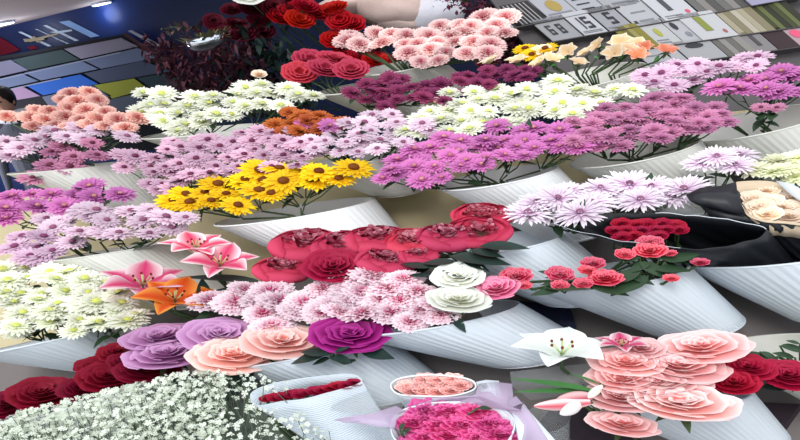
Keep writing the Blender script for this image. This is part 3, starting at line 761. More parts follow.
pe = 'crimson peonies and roses in a row'
single('peony', 'peony', 'flower', pe, (480, 250), [
 (308, 246, 80, 'long crimson peony at the upper left of the crimson row'),
 (283, 270, 62, 'plump crimson peony at the lower left end of the crimson row'),
 (345, 247, 72, 'crimson peony behind the fully open red rose'),
 (378, 241, 74, 'crimson peony with tattered heart left of centre in the row'),
 (412, 243, 66, 'rounded crimson peony in the middle of the crimson row'),
 (386, 262, 64, 'crimson peony in front, right of the open red rose'),
 (446, 238, 66, 'crimson peony below the topmost one in the row'),
 (482, 216, 64, 'topmost crimson peony beside the lilac white flowers', dict(key='peonyopen')),
 (478, 232, 70, 'crimson peony with wide ragged heart at the right end', dict(key='peonyopen', leaves=4)),
 (418, 256, 44, 'small crimson peony bud low in the crimson row'),
], theta=32, sz=.85, leaves=1, sy=.58)
flower('red', 'rose', 333, 266, 62, 'fully open bright red rose in front of the crimson peonies', 'flower', pe, (480, 250), theta=34, leaves=1, lift=.02)
# loose dark leaves beside the peonies belong to one leafy stem
def leafy(name, root, specs, label, m=LEAFD, cat='greenery', wd=.42, lift=-.01):
    rp = on_can(root[0], root[1], -.05); e = empty(name, rp, label, cat)
    b = MB()
    for x0, y0, x1, y1 in specs:
        s, t = on_can(x0, y0, lift), on_can(x1, y1, lift); b.tube([rp, rp.lerp(s, .6)+Vector((0, 0, -.01)), s], .002, .0015, 5)
    b.build('stem', STEM, e)
    for x0, y0, x1, y1 in specs:
        s, t = on_can(x0, y0, lift), on_can(x1, y1, lift); b = MB()
        _, v, u = view_up(s, R(25)); leaf_geo(b, s, t, (u+v*.5).normalized(), (t-s).length*wd, 8, fold=.12, droop=.06); b.build('leaf', m, e)
leafy('greenery_sprig', (470, 262), [(430, 268, 400, 262), (455, 262, 420, 262), (460, 258, 490, 270), (440, 268, 480, 278), (450, 256, 512, 262), (480, 246, 530, 246), (470, 250, 505, 256), (430, 276, 408, 274), (462, 264, 450, 280)], 'stem of dark green leaves under the right end of the crimson row', lift=.012)
leafy('greenery_sprig', (360, 360), [(330, 352, 290, 362), (335, 354, 300, 350), (330, 356, 352, 362), (335, 352, 350, 346), (330, 358, 312, 364)], 'dark green leaves below the magenta rose', wd=.6, lift=.012)
leafy('greenery_sprig', (235, 370), [(232, 364, 210, 369), (236, 364, 255, 369)], 'dark green leaves under the blush rose above the tiny white flowers', wd=.6)
leafy('greenery_sprig', (640, 285), [(640, 270, 610, 284), (650, 262, 628, 272), (660, 258, 690, 262), (648, 276, 610, 294), (665, 262, 700, 252), (640, 262, 670, 278), (655, 270, 690, 268), (630, 276, 655, 284), (640, 256, 625, 262)], 'leafy green rose stem over the pale spray rose bucket', LEAF, wd=.55, lift=-.004)
leafy('greenery_sprig', (570, 285), [(560, 276, 538, 270), (565, 282, 540, 284), (575, 280, 545, 276), (560, 290, 530, 294), (545, 288, 600, 282), (590, 286, 630, 294)], 'leafy green rose stem left of the pale spray rose bucket', LEAF, wd=.5, lift=-.004)
leafy('greenery_sprig', (800, 365), [(795, 358, 772, 352), (800, 350, 820, 340), (770, 356, 730, 360), (780, 346, 812, 352), (760, 352, 780, 360), (790, 362, 770, 366), (800, 344, 786, 340)], 'dark green leaves above the deep red roses at the right edge', LEAF, wd=.6)

single('lavender', 'rose', 'flower', 'large roses in the middle lower bucket', (300, 350), [
 (160, 337, 74, 'lavender rose at the upper left of the lavender trio'),
 (220, 335, 80, 'lavender rose at the right of the lavender trio'),
 (168, 354, 84, 'lavender rose lowest of the trio beside the dark red roses'),
 (283, 341, 88, 'blush rose right of the lavender roses', dict(key='blush')),
 (234, 355, 92, 'wide blush rose in front of the lavender roses', dict(key='blush')),
 (350, 334, 84, 'magenta rose right of the blush roses', dict(key='magrose', sz=.9)),
], theta=27, sz=1.0, leaves=1, sy=.62)
single('darkred', 'rose', 'flower', 'dark red roses at lower left', (92, 396), [
 (118, 352, 40, 'dark red rose topmost, beside the lavender roses'), (98, 366, 44, 'dark red rose above the white bucket rim'),
 (148, 370, 64, 'dark red rose below the lowest lavender rose'), (108, 377, 58, 'large dark red rose at the middle of the dark red row'),
 (84, 388, 50, 'dark red rose left of the row\'s middle'), (42, 393, 62, 'dark red rose over the left part of the white rim'), (8, 404, 56, 'dark red rose at the left edge of the photo'),
 (130, 362, 44, 'dark red rose tucked between the topmost and the lower ones'),
], theta=26, sz=1.3)
single('whiterose', 'rose', 'flower', None, (440, 322), [
 (458, 276, 54, 'white rose behind the pink one at the middle', dict(lift=.012)), (458, 299, 66, 'white rose in front of the pink one', dict(lift=.015)),
 (496, 288, 50, 'mid pink rose between two white roses', dict(key='midpink', lean=-.2)),
 ], theta=28, leaves=1, leafsz=.6)
sr = 'pink edged spray roses'
single('sprayrose', 'spray_rose', 'flower', sr, (600, 280), [
 (516, 276, 34, 'pink spray rose at the left end of the leafy spray'), (524, 285, 16, 'small pink rosebud beside the left end spray rose'),
 (560, 274, 28, 'pink spray rose above the dark gap'), (593, 263, 24, 'pink spray rose highest left over the white rim'), (588, 270, 20, 'pink spray rose just under the highest left one'),
 (583, 283, 20, 'pink rosebud low in the spray by the white rim'), (605, 278, 36, 'large pink white spray rose in front of the white rim'), (560, 285, 18, 'little pink bud under the left spray roses'),
 (625, 254, 20, 'dark pink spray rose left of the top pair'), (650, 242, 26, 'pink white spray rose topmost of the top pair'), (650, 250, 32, 'pink white spray rose lower of the top pair'),
 (670, 253, 14, 'tiny pink bud right of the top pair'), (700, 262, 18, 'lone pink bud at the right tip of the leaves'), (671, 278, 16, 'lone pink bud hanging over the pale bucket side'),
], theta=32)
pr = 'pale pink roses at lower right'
single('pinkrose', 'rose', 'flower', pr, (660, 405), [
 (700, 347, 90, 'pale pink rose topmost of the bunch', dict(lean=-.1)),
 (626, 362, 74, 'pale pink rose at the upper left of the bunch'), (678, 366, 90, 'pale pink rose under the topmost one'),
 (622, 379, 70, 'pale pink rose at the left edge of the bunch'), (658, 384, 94, 'pale pink rose in the centre of the bunch'),
 (622, 397, 78, 'pale pink rose left of the wide salmon centred one'), (680, 402, 104, 'wide pale pink rose with salmon centre', dict(key='salmcent', lift=.01, jit=.01, sy=.55)),
 (622, 424, 70, 'lowest pale pink rose at the bottom edge'),
], theta=27, sz=1.0, sy=.6)
flower('pinkrose', 'rose', 642, 348, 46, 'small pale pink rose behind the top of the bunch', 'flower', pr, (660, 405))
single('red', 'rose', 'flower', 'deep red roses at the right edge', (790, 352), [
 (748, 367, 50, 'deep red rose upper left of three at right'), (733, 382, 48, 'deep red rose lowest of three touching the pale pink ones'), (788, 375, 56, 'deep red rose rightmost of three at the right edge')], theta=33, leaves=1, sz=1.2)

bunch('domerose', 'rose', 'flower', 'closed rosy red rose in low top cluster', 'rosy red roses at the top', (330, 92),
      [(262, 74), (280, 66), (300, 56), (330, 54), (352, 62), (366, 70), (360, 78), (320, 80), (270, 80)], 40, dens=.6, sz=1.1)

# lilies
RM['lilypink'] = [lily_mesh(lc(222, 50, 106), lc(252, 236, 240), s) for s in range(2)]
RM['lilyorange'] = [lily_mesh(lc(222, 86, 14), lc(244, 168, 70), 5)]
RM['lilywhite'] = [lily_mesh(lc(226, 232, 226), lc(242, 246, 246), 8, wd=.7)]
STM = stamen_mesh(lc(120, 50, 20))
def lily(key, x, y, w, label, mouth, spin, theta=27, lean=0):
    p = on_can(x, y, 0); sc = px2m(w/2, p)*.98; M = orient(p, sc, R(theta), lean, 0, spin=spin, sz=.55); n = M.col[2].to_3d().normalized()
    mp = mouthpt(*mouth); foot = mp+INTO*.08; e = empty('lily', foot, label, 'flower', None)
    bl = inst(random.choice(RM[key]), 'bloom', M, e); inst(STM, 'stamens', M, bl)
    b = MB(); b.tube([foot, mp, p-n*.02, p], .0035, .003, 6); b.build('stem', STEM, e)
lily('lilypink', 143, 287, 98, 'pink lily with white edges above the orange lily', (190, 320), .5)
lily('lilypink', 220, 266, 86, 'pink lily beside the crimson peonies', (230, 290), .2)
lily('lilypink', 196, 250, 80, 'pink lily half hidden behind the other pink lily', (230, 290), .9, 20)
lily('lilyorange', 175, 302, 92, 'orange lily left of the pink carnations', (230, 330), .1)
lily('lilywhite', 562, 356, 116, 'white lily above the strap leaves', (600, 400), .35, 22)
lily('lilypink', 622, 347, 60, 'pink lily behind the pale pink roses', (640, 400), .7, 20)
leafy('greenery_sprig', (620, 395), [(600, 392, 510, 374), (592, 392, 512, 388), (600, 384, 570, 372)], 'long bright green strap leaves below the white lily', LEAFB, wd=.13, lift=.005)
leafy('greenery_sprig', (270, 285), [(262, 282, 178, 272), (258, 284, 206, 290)], 'long dark strap leaf left of the crimson peonies', LEAFD, wd=.16)
leafy('greenery_sprig', (208, 300), [(205, 306, 202, 276), (207, 300, 190, 298)], 'short dark leaf behind the orange lily', LEAFD, wd=.3)
def bud(x0, y0, x1, y1, w, c0, c1, label):
    s, t = on_can(x0, y0, .005), on_can(x1, y1, .01); d = t-s; ln = d.length; dn = d.normalized(); a = dn.orthogonal().normalized(); c = dn.cross(a); r = px2m(w/2, s)
    e = empty('lily_bud', s, label, 'flower'); b = MB(); rg = []; cl = []
    for i in range(11):
        q = i/10; rr = r*(.25+.75*math.sin(math.pi*min(1, q*.9+.08)))*(1 if q < .95 else .5); rg.append([]); cl.append([])
        for j in range(18):
            an = j*math.pi/9; k = 1+.1*math.cos(an*3); rg[-1].append(s+dn*ln*q+(a*math.cos(an)+c*math.sin(an))*rr*k); cl[-1].append(mix(c0, c1, .5+.5*math.cos(an*3)))
    b.grid(rg, cl, wrap=True); b.build('bloom', PM, e)
    b = MB(); b.tube([s-dn*.0+Vector((0, 0, 0)), s-dn*.03-Vector((0, 0, .05))], .003, .003, 6); b.build('stem', STEM, e)
bud(590, 402, 534, 406, 12, lc(214, 90, 110), lc(246, 226, 226), 'long pink lily bud lying left of the pale pink roses')
bud(592, 396, 556, 400, 14, lc(200, 80, 96), lc(240, 200, 200), 'fat half open pink lily bud beside the pale pink roses')
bud(582, 402, 560, 414, 12, lc(230, 225, 225), lc(248, 246, 246), 'white petal tipped lily bud under the pink buds')
bud(602, 386, 586, 398, 8, lc(225, 228, 215), lc(244, 246, 240), 'small white lily bud below the strap leaves')
# alstroemeria heads at top
RM['alst'] = [lily_mesh(lc(232, 200, 150), lc(244, 232, 214), s+20, wd=.85, open_=12) for s in range(2)]
RM['alstpeach'] = [lily_mesh(lc(226, 130, 90), lc(240, 180, 160), s+24, wd=.85, open_=12) for s in range(2)]
def bunch2(key, label, group, mouth, poly, w, dens):
    ps = fill(poly, w*dens, w*dens*.46, .3); RL = rowlabels(ps, w*dens*.46)
    for x, y in ps:
        flower(key, 'alstroemeria', x, y, w*random.uniform(.85, 1.15), label+RL[(x, y)], 'flower', group, mouth, theta=28, jit=.3, leaves=1, leafm=LEAFB, leafsz=.5)
bunch2('alst', 'cream alstroemeria below the card rack', 'cream alstroemerias', (580, 84), [(474, 66), (500, 60), (530, 54), (560, 46), (600, 42), (640, 40), (650, 50), (610, 60), (570, 66), (520, 70), (480, 72)], 26, .8)
bunch2('alstpeach', 'peach alstroemeria below the card rack', 'peach alstroemerias', (600, 84), [(605, 52), (630, 46), (668, 46), (668, 52), (620, 60)], 24, .8)
SB('daisy_spray', K['yellow'], [(508, 54), (530, 46), (562, 44), (562, 50), (530, 58)], 28, (560, 84), 'yellow daisy spray with dark centres under the card rack', 'small yellow daisies at top', k=4, nl=4)
# ============================================================ DIM REDS AND FOLIAGE AT THE TOP
def ranked(items, xi):
    r = sorted(range(len(items)), key=lambda i: items[i][xi]); return [(it, place_words(r.index(i), len(items))) for i, it in enumerate(items)]
BKp = Vector((0, 2.3, 0)); BKn = Vector((0, -1, .25)).normalized()
def bk(x, y, o=0): return on_plane(x, y, BKp-Vector((0, o, 0)), BKn)
def backroses(key, label, group, pts, w, sz=1.2):
    for (x, y), pw_ in ranked(pts, 0): flower(key, 'rose', x, y, w*random.uniform(.85, 1.15), label+pw_, 'flower', group, None, theta=38, pos=bk(x, y, random.uniform(0, .05)), sz=sz, jit=.15, root=.2)
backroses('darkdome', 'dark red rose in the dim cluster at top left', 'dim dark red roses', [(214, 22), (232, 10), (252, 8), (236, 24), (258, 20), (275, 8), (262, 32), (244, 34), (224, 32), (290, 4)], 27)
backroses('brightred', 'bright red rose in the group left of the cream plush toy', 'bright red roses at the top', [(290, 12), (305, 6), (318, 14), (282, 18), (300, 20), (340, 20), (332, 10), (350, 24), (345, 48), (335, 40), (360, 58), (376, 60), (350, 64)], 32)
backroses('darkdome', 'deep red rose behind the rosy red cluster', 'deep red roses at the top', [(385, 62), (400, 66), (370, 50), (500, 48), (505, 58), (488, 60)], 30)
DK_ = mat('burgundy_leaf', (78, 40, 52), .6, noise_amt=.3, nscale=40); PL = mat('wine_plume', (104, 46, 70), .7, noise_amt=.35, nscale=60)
def plume(name, x0, y0, x1, y1, wpx, n, m, label, group, base=None, off=0, lsz=.012, asp=.5, cat='foliage'):
    s, t = bk(x0, y0, off), bk(x1, y1, off+.03); wd = px2m(wpx, s); e = empty(name, s, label, cat, group); b = MB(); l = MB()
    b.tube([s, s.lerp(t, .5)+Vector((0, 0, .01)), t], .003, .001, 5)
    for i in range(n):
        q = random.random(); c = s.lerp(t, q); d = Vector((random.uniform(-1, 1), random.uniform(-1, 1), random.uniform(-1, 1)))
        p = c+d*wd*.5*(1-.6*q)
        if i % 4 == 0: b.tube([c, p], .001, .0006, 4)
        d2 = Vector((random.uniform(-1, 1), random.uniform(-1, 1), random.uniform(-1, 1))).normalized(); ll = lsz*random.uniform(.6, 1.5)
        leaf_geo(l, p, p+d2*ll, Vector((0, 0, 1)), ll*asp, 3)
    b.build('stem', STEM if m is not DK_ else DK_, e); l.build('foliage', m, e)
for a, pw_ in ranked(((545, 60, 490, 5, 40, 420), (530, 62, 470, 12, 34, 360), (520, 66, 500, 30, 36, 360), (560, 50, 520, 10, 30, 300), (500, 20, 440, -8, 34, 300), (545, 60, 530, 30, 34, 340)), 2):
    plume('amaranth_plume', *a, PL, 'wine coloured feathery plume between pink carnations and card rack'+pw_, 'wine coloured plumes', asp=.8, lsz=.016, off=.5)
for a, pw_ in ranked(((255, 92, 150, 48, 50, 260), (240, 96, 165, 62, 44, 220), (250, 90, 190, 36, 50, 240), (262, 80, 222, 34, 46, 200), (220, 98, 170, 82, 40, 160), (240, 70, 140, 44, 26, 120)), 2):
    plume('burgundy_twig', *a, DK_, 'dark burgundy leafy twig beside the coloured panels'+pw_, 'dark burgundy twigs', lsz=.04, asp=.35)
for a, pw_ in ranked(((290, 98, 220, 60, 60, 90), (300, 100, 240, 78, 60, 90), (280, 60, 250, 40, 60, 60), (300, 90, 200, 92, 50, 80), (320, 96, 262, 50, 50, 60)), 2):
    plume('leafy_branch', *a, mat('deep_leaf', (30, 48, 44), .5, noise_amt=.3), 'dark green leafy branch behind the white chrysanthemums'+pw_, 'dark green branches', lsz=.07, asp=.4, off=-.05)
# silver bowl with small plants
p = bk(208, 44, .3); e = empty('silver_bowl', p, 'shiny silver bowl of small plants among the dark twigs', 'bowl')
b = MB(); prof = [(r*.62, z*.4) for r, z in [(.04, -.06), (.09, -.04), (.12, 0), (.125, .05), (.11, .08), (.1, .075), (.11, .05), (.1, .0), (.03, -.03)]]
b.grid([[p+Vector((math.cos(t)*r, math.sin(t)*r, z)) for t in [i*math.pi/18 for i in range(36)]] for r, z in prof], wrap=True)
b.build('bowl', mat('silver', (210, 215, 225), .15, metallic=1), e)
b = MB()
for i in range(110):
    a = random.random()*6.28; r = random.random()*.075; s = p+Vector((math.cos(a)*r, math.sin(a)*r, .015)); leaf_geo(b, s, s+Vector((math.cos(a)*.04, math.sin(a)*.04, random.uniform(-.01, .04))), Vector((0, 0, 1)), .015, 3)
b.build('plants', mat('olive_leaf', (92, 92, 60), .6, noise_amt=.3), e)
flower('whiterose', 'rose', 247, -16, 38, 'white rose cut by the top edge above the dark red ones', 'flower', None, None, theta=45, pos=bk(247, -7, .1))
flower('peach', 'rose', 259, 74, 16, 'tiny cream rosebud left of the rosy red cluster', 'flower', None, (262, 88), theta=35, sz=1.6)
plume('brown_sprig', 200, 28, 162, 29, 9, 50, mat('brown_leaf', (96, 80, 74), .6, noise_amt=.3), 'dull brown sprig above the silver bowl on navy wall', None, lsz=.025, asp=.5)

# cream plush toy
PLM = mat('cream_plush', (222, 196, 188), .95, noise_amt=.12, nscale=90); PLW = mat('white_plush', (218, 216, 226), .95, noise_amt=.1, nscale=90)
c0 = bk(395, 8, -.12); u_ = px2m(1, c0)
tp = empty('plush_toy', c0, 'large cream plush toy lying above the pink carnations', 'toy')
def blob(name, x, y, rx, ry, m, rot=0, rd=None):
    c = bk(x, y, -.12); b = MB(); rd = rd or (rx+ry)/2
    for_ = lambda d: 1+.05*noise.noise(d*2.2+Vector((x, y, 0)))+.015*noise.noise(d*14)
    b.sphere((0, 0, 0), (rx*u_, ry*u_, rd*u_*.8), 40, 26, fn=for_)
    cr_, sr_ = math.cos(rot), math.sin(rot)
    b.v = [c+RT*(v.x*cr_-v.y*sr_)+UP*(v.x*sr_+v.y*cr_)-F*v.z for v in b.v]
    return b.build(name, m, tp)
blob('body', 390, 6, 42, 22, PLM, -.2); blob('arm', 345, 6, 30, 9.5, PLM, .15); blob('head', 432, 14, 34, 20, PLW, .1); blob('leg', 400, 24, 30, 9, PLM, -.1)
blob('arm', 436, 0, 24, 10, PLW, -.2)
blob('brown_ribbon', 366, 17, 22, 4, mat('brown_ribbon', (96, 78, 70), .7), -.7, 10)

# ============================================================ PERSON, far left in the shop
def person():
    d = 5.2; h = CAM + ray(3, 102)*d   # head centre
    x, y, z = h; root = empty('person', (x, y, 0), 'person with dark hair and white collar at the left edge', 'person')
    J = {'pelvis': (x, y, z-.72), 'chest': (x, y, z-.36), 'neck': (x, y, z-.2), 'nk2': (x, y+.0, z-.11), 'sL': (x-.17, y, z-.27), 'eL': (x-.23, y-.03, z-.53), 'hL': (x-.2, y-.14, z-.74),
         'sR': (x+.17, y, z-.27), 'eR': (x+.24, y-.03, z-.53), 'hR': (x+.2, y-.14, z-.74), 'kL': (x-.1, y-.02, .5), 'fL': (x-.1, y, .07), 'tL': (x-.1, y-.14, .03), 'kR': (x+.1, y-.02, .5), 'fR': (x+.1, y, .07), 'tR': (x+.1, y-.14, .03)}
    rad = dict(pelvis=.15, chest=.15, neck=.06, nk2=.055, sL=.06, eL=.045, hL=.03, sR=.06, eR=.045, hR=.03, kL=.06, fL=.045, tL=.035, kR=.06, fR=.045, tR=.035)
    E = [('pelvis', 'chest'), ('chest', 'neck'), ('neck', 'nk2'), ('chest', 'sL'), ('sL', 'eL'), ('eL', 'hL'), ('chest', 'sR'), ('sR', 'eR'), ('eR', 'hR'), ('pelvis', 'kL'), ('kL', 'fL'), ('fL', 'tL'), ('pelvis', 'kR'), ('kR', 'fR'), ('fR', 'tR')]
    ks = list(J); me = bpy.data.meshes.new('clothed_body'); me.from_pydata([J[k] for k in ks], [(ks.index(a), ks.index(b)) for a, b in E], [])
    o = bpy.data.objects.new('clothed_body', me); C.objects.link(o); o.parent = root; o.matrix_parent_inverse = mwi(root)
    o.modifiers.new('s', 'SKIN'); o.modifiers.new('d', 'SUBSURF').levels = 1
    for i, k in enumerate(ks): me.skin_vertices[0].data[i].radius = (rad[k],)*2; me.skin_vertices[0].data[i].use_root = (k == 'pelvis')
    me.materials.append(mat('grey_top', (84, 88, 98), .8))
    b = MB()
    def hf(d): return 1+(.12*max(0, -d.y)*max(0, -d.z+.2)) + (.12 if abs(d.x) < .2 and d.y < -.7 and -.3 < d.z < .1 else 0)
    b.sphere(h, (.078, .095, .115), 24, 18, fn=hf); b.sphere(h+Vector((-.08, .01, -.01)), (.012, .02, .03), 8, 6); b.sphere(h+Vector((.08, .01, -.01)), (.012, .02, .03), 8, 6)
    b.build('head', mat('skin', (196, 150, 128), .6), root)
    b = MB(); b.sphere(h+Vector((0, .022, .028)), (.098, .105, .112), 24, 16, fn=lambda d: 1+.04*noise.noise(d*6)); b.build('hair', mat('dark_hair', (26, 18, 22), .5), root)
    b = MB(); b.sphere(h+Vector((.1, -.05, -.14)), (.19, .1, .055), 24, 12, fn=lambda d: 1+.12*noise.noise(d*3)); b.build('collar', mat('white_collar', (205, 208, 214), .8), root)
    b = MB()
    for s in (-1, 1): b.sphere(h+Vector((s*.03, -.088, .005)), (.012, .008, .007), 8, 6)
    b.build('eyes', mat('eye_dark', (20, 16, 16), .3), root)
person()

# ============================================================ WRAPPED BOUQUETS
def ringpts(pts, dz=0):
    return [on_can(x, y, dz if not isinstance(dz, (list, tuple)) else dz[i]) for i, (x, y) in enumerate(pts)]
def smoothring(P, n=64, rag=.0, seed=1):
    k = len(P); out = []
    for i in range(n):
        t = i/n*k; a = int(t) % k; f = t-int(t); p0, p1, p2, p3 = P[(a-1) % k], P[a], P[(a+1) % k], P[(a+2) % k]
        v = .5*((2*p1)+(p2-p0)*f+(2*p0-5*p1+4*p2-p3)*f*f+(3*p1-p0-3*p2+p3)*f**3)
        out.append(v+Vector((noise.noise(v*30+Vector((seed, 0, 0))), noise.noise(v*30+Vector((0, seed, 0))), noise.noise(v*30)))*rag)
    return out
def wrap(name, parent, top, bottom, m, rows=8, fold=.004, nf=14, pinch=.0, th=.0012):
    n = len(top); cb = sum(bottom, Vector())/len(bottom); rg = []
    for i in range(rows+1):
        s = i/rows; row = []
        for j in range(n):
            p = top[j].lerp(bottom[j], s); c = (sum(top, Vector())/n).lerp(cb, s); d = (p-c); 
            if d.length: p = p+d.normalized()*fold*math.sin(j/n*2*math.pi*nf)*(.3+s)
            row.append(p)
        rg.append(row)
    b = MB(); b.grid(rg, wrap=True); return b.build(name, m, parent, True, solid=th)
def around(c, r, n=64, start=0):
    return [c+Vector((math.cos(2*math.pi*(j/n)+start)*r, math.sin(2*math.pi*(j/n)+start)*r, 0)) for j in range(n)]
def matchring(top, c, r):
    ct = sum(top, Vector())/len(top)
    return [c+Vector(((p-ct).x, (p-ct).y, 0)).normalized()*r for p in top]
BLK = mat('black_paper', (24, 26, 32), .45, .4, noise_amt=.2, nscale=15); WPP = mat('white_paper', (212, 218, 226), .6, noise_amt=.06, nscale=15)
LIL = mat('lilac_film', (204, 184, 212), .4, alpha=.5); CLR = mat('clear_film', (200, 204, 206), .25, alpha=.14); KRF = mat('cream_paper', (206, 186, 160), .7)
# black wrapped red roses
bt = on_can(790, 285, -.2)
e = empty('wrapped_bouquet', bt, 'black paper wrapped bouquet of small red roses', 'bouquet')
top = smoothring(ringpts([(556, 224), (590, 215), (640, 213), (700, 217), (765, 228), (745, 242), (695, 249), (640, 244), (600, 236)]), 72, .004)
wrap('wrapping_paper', e, top, matchring(top, bt, .035), BLK)
b = MB(); b.tube([top[i] + Vector((0, 0, .001)) for i in list(range(50, 72))+[0]], .0004, .0004, 5); b.build('pale_paper_edge', WPP, e)
b = MB(); b.tube([top[i] for i in range(18, 34)], .0008, .0008, 5); b.build('pale_paper_edge', WPP, e)
ps = fill([(608, 232), (620, 222), (660, 221), (688, 227), (670, 236), (640, 240), (612, 238)], 13, 6, .2); RL = rowlabels(ps, 6)
for x, y in ps:
    flower('red', 'rose', x, y, 20, 'small red rose in the black paper'+RL[(x, y)], 'flower', 'red roses in black paper', None, theta=32, lift=-.012, sz=1.3)
# black flap and peach bouquet
bt = on_can(850, 285, -.2)
e = empty('wrapped_bouquet', bt, 'black and cream wrapped bouquet of peach roses at right', 'bouquet')
top = smoothring(ringpts([(733, 187), (745, 182), (776, 183), (800, 196), (822, 216), (812, 226), (786, 223), (762, 221), (744, 212)], .0), 72, .002)
wrap('wrapping_paper', e, top, matchring(top, bt, .04), BLK)
wrap('cream_lining', e, [p.lerp(sum(top, Vector())/72, .04)+Vector((0, 0, .002)) for p in top], [p.lerp(sum(top, Vector())/72, .16)-Vector((0, 0, .03)) for p in top], KRF, 2, .0008)
b = MB(); b.tube(top+[top[0]], .0014, .0014, 5); b.build('pale_paper_edge', KRF, e)
b = MB(); b.grid([ringpts([(686, 195), (700, 188), (722, 186), (736, 182)], .012), ringpts([(690, 201), (706, 198), (724, 198), (738, 197)], .02), ringpts([(700, 206), (712, 208), (730, 212), (746, 215)], .004)]); b.build('black_flap', BLK, e, solid=.0015)
b = MB(); b.grid([ringpts([(700, 206), (722, 209), (746, 213), (765, 221)], -.0), ringpts([(715, 222), (735, 226), (760, 230), (800, 232)], -.02)]); b.build('wrapping_fold', BLK, e, solid=.0015)
b = MB(); b.grid([ringpts([(776, 181), (792, 184), (806, 192)], .012), ringpts([(790, 194), (802, 202), (815, 212)], .004)]); b.build('white_flap', WPP, e, solid=.0015)
ps = fill([(744, 196), (752, 187), (775, 188), (798, 202), (808, 216), (780, 218), (758, 212)], 17, 8, .2); RL = rowlabels(ps, 8)
for x, y in ps:
    flower('peach', 'rose', x, y, 30, 'peach rose in the cream lined wrapping'+RL[(x, y)], 'flower', 'peach roses in wrapping', None, theta=34, lift=-.012, sz=1.1)
# clear film sheet
e = tag(empty('clear_film', on_can(660, 225, -.05), 'crumpled clear film sheet left of the black flap', 'film'), None)
b = MB(); b.grid([ringpts([(656, 196), (676, 200), (700, 206)], -.01), ringpts([(640, 210), (672, 212), (720, 220)], -.02), ringpts([(630, 216), (668, 220), (740, 228)], -.04)]); b.build('film_sheet', CLR, e, solid=.001)

# white paper bouquet with slit of red flowers
bt = on_can(372, 452, -.12)
e = empty('wrapped_bouquet', bt, 'white paper bouquet folded flat around a strip of crimson flowers', 'bouquet')
top = smoothring(ringpts([(250, 396), (262, 386), (300, 379), (340, 374), (360, 377), (356, 384), (320, 395), (280, 402), (256, 405)], .01), 72, .001)
RIBP = mat('white_ribbed_paper', (205, 216, 226), .5)
nt = RIBP.node_tree; wv = nt.nodes.new('ShaderNodeTexWave'); wv.inputs['Scale'].default_value = 110; wv.bands_direction = 'Z'
tc = nt.nodes.new('ShaderNodeTexCoord'); nt.links.new(tc.outputs['Object'], wv.inputs['Vector']); bp = nt.nodes.new('ShaderNodeBump'); bp.inputs['Strength'].default_value = .5; bp.inputs['Distance'].default_value = .002
nt.links.new(wv.outputs['Fac'], bp.inputs['Height']); nt.links.new(bp.outputs[0], nt.nodes['Principled BSDF'].inputs['Normal'])
wrap('wrapping_paper', e, top, matchring(top, bt, .05), RIBP, nf=6)
b = MB(); b.grid([ringpts([(358, 377), (376, 372), (400, 384)], -.01), ringpts([(340, 392), (380, 396), (404, 402)], -.005), ringpts([(330, 410), (376, 416), (400, 420)], -.01)]); b.build('film_fold', CLR, e, solid=.001)
for i in range(12):
    q = i/11; x, y = 268+q*86, 399-q*16+random.uniform(-1, 1)
    flower('red', 'rose', x, y, 18, 'small crimson bloom in the slit of the white paper'+place_words(i, 12), 'flower', 'crimson blooms in white paper', None, theta=26, lift=.008, sz=1.2)
# lilac film bouquet (hot pink)
bt = on_can(470, 490, -.1)
e = empty('wrapped_bouquet', bt, 'lilac film wrapped bouquet of hot pink roses at the bottom', 'bouquet')
mouth = [(392, 424), (400, 412), (425, 404), (455, 402), (490, 405), (510, 415), (514, 430), (500, 446), (455, 452), (415, 450), (396, 440)]
top = smoothring(ringpts(mouth, .0), 72, .002)
wrap('wrapping_paper', e, top, matchring(top, bt, .05), WPP)
b = MB(); b.tube(top+[top[0]], .0016, .0016, 5); b.build('white_paper_edge', WPP, e)
for nm, g in (('lilac_fold', [[(404, 408), (440, 398), (480, 396)], [(440, 400), (480, 396), (520, 410)], [(470, 404), (505, 410), (524, 402)]]),
              ('lilac_fold', [[(500, 406), (510, 400), (516, 396)], [(512, 418), (524, 414), (530, 412)], [(518, 440), (536, 445), (552, 446)]]),
              ('lilac_fold', [[(332, 420), (356, 415), (398, 414)], [(345, 422), (372, 421), (396, 422)], [(360, 424), (380, 427), (395, 428)]])):
    b = MB(); b.grid([ringpts(r, [.0, .006, .012]) for r in g]); b.build(nm, LIL, e, solid=.001)
b = MB(); b.grid([ringpts([(512, 412), (524, 404), (530, 412)], .002), ringpts([(516, 426), (534, 424), (548, 432)], .004), ringpts([(520, 448), (545, 450), (566, 452)], 0)]); b.build('white_fold', WPP, e, solid=.001)
ps = fill([(400, 424), (408, 412), (430, 407), (460, 405), (490, 408), (506, 418), (508, 434), (495, 452), (410, 452), (398, 436)], 26, 12.5, .16); RL = rowlabels(ps, 12.5)
for x, y in ps:
    flower('hotpink', 'rose', x, y, 42, 'hot pink ruffled rose in lilac film'+RL[(x, y)], 'flower', 'hot pink roses in lilac film', None, theta=32, lift=-.004, sz=1.3)
leafy('greenery_sprig', (405, 440), [(400, 430, 404, 422), (402, 432, 412, 428), (478, 408, 492, 408)], 'small green leaves at the rim of the hot pink bouquet', LEAF, wd=.6, lift=.012)
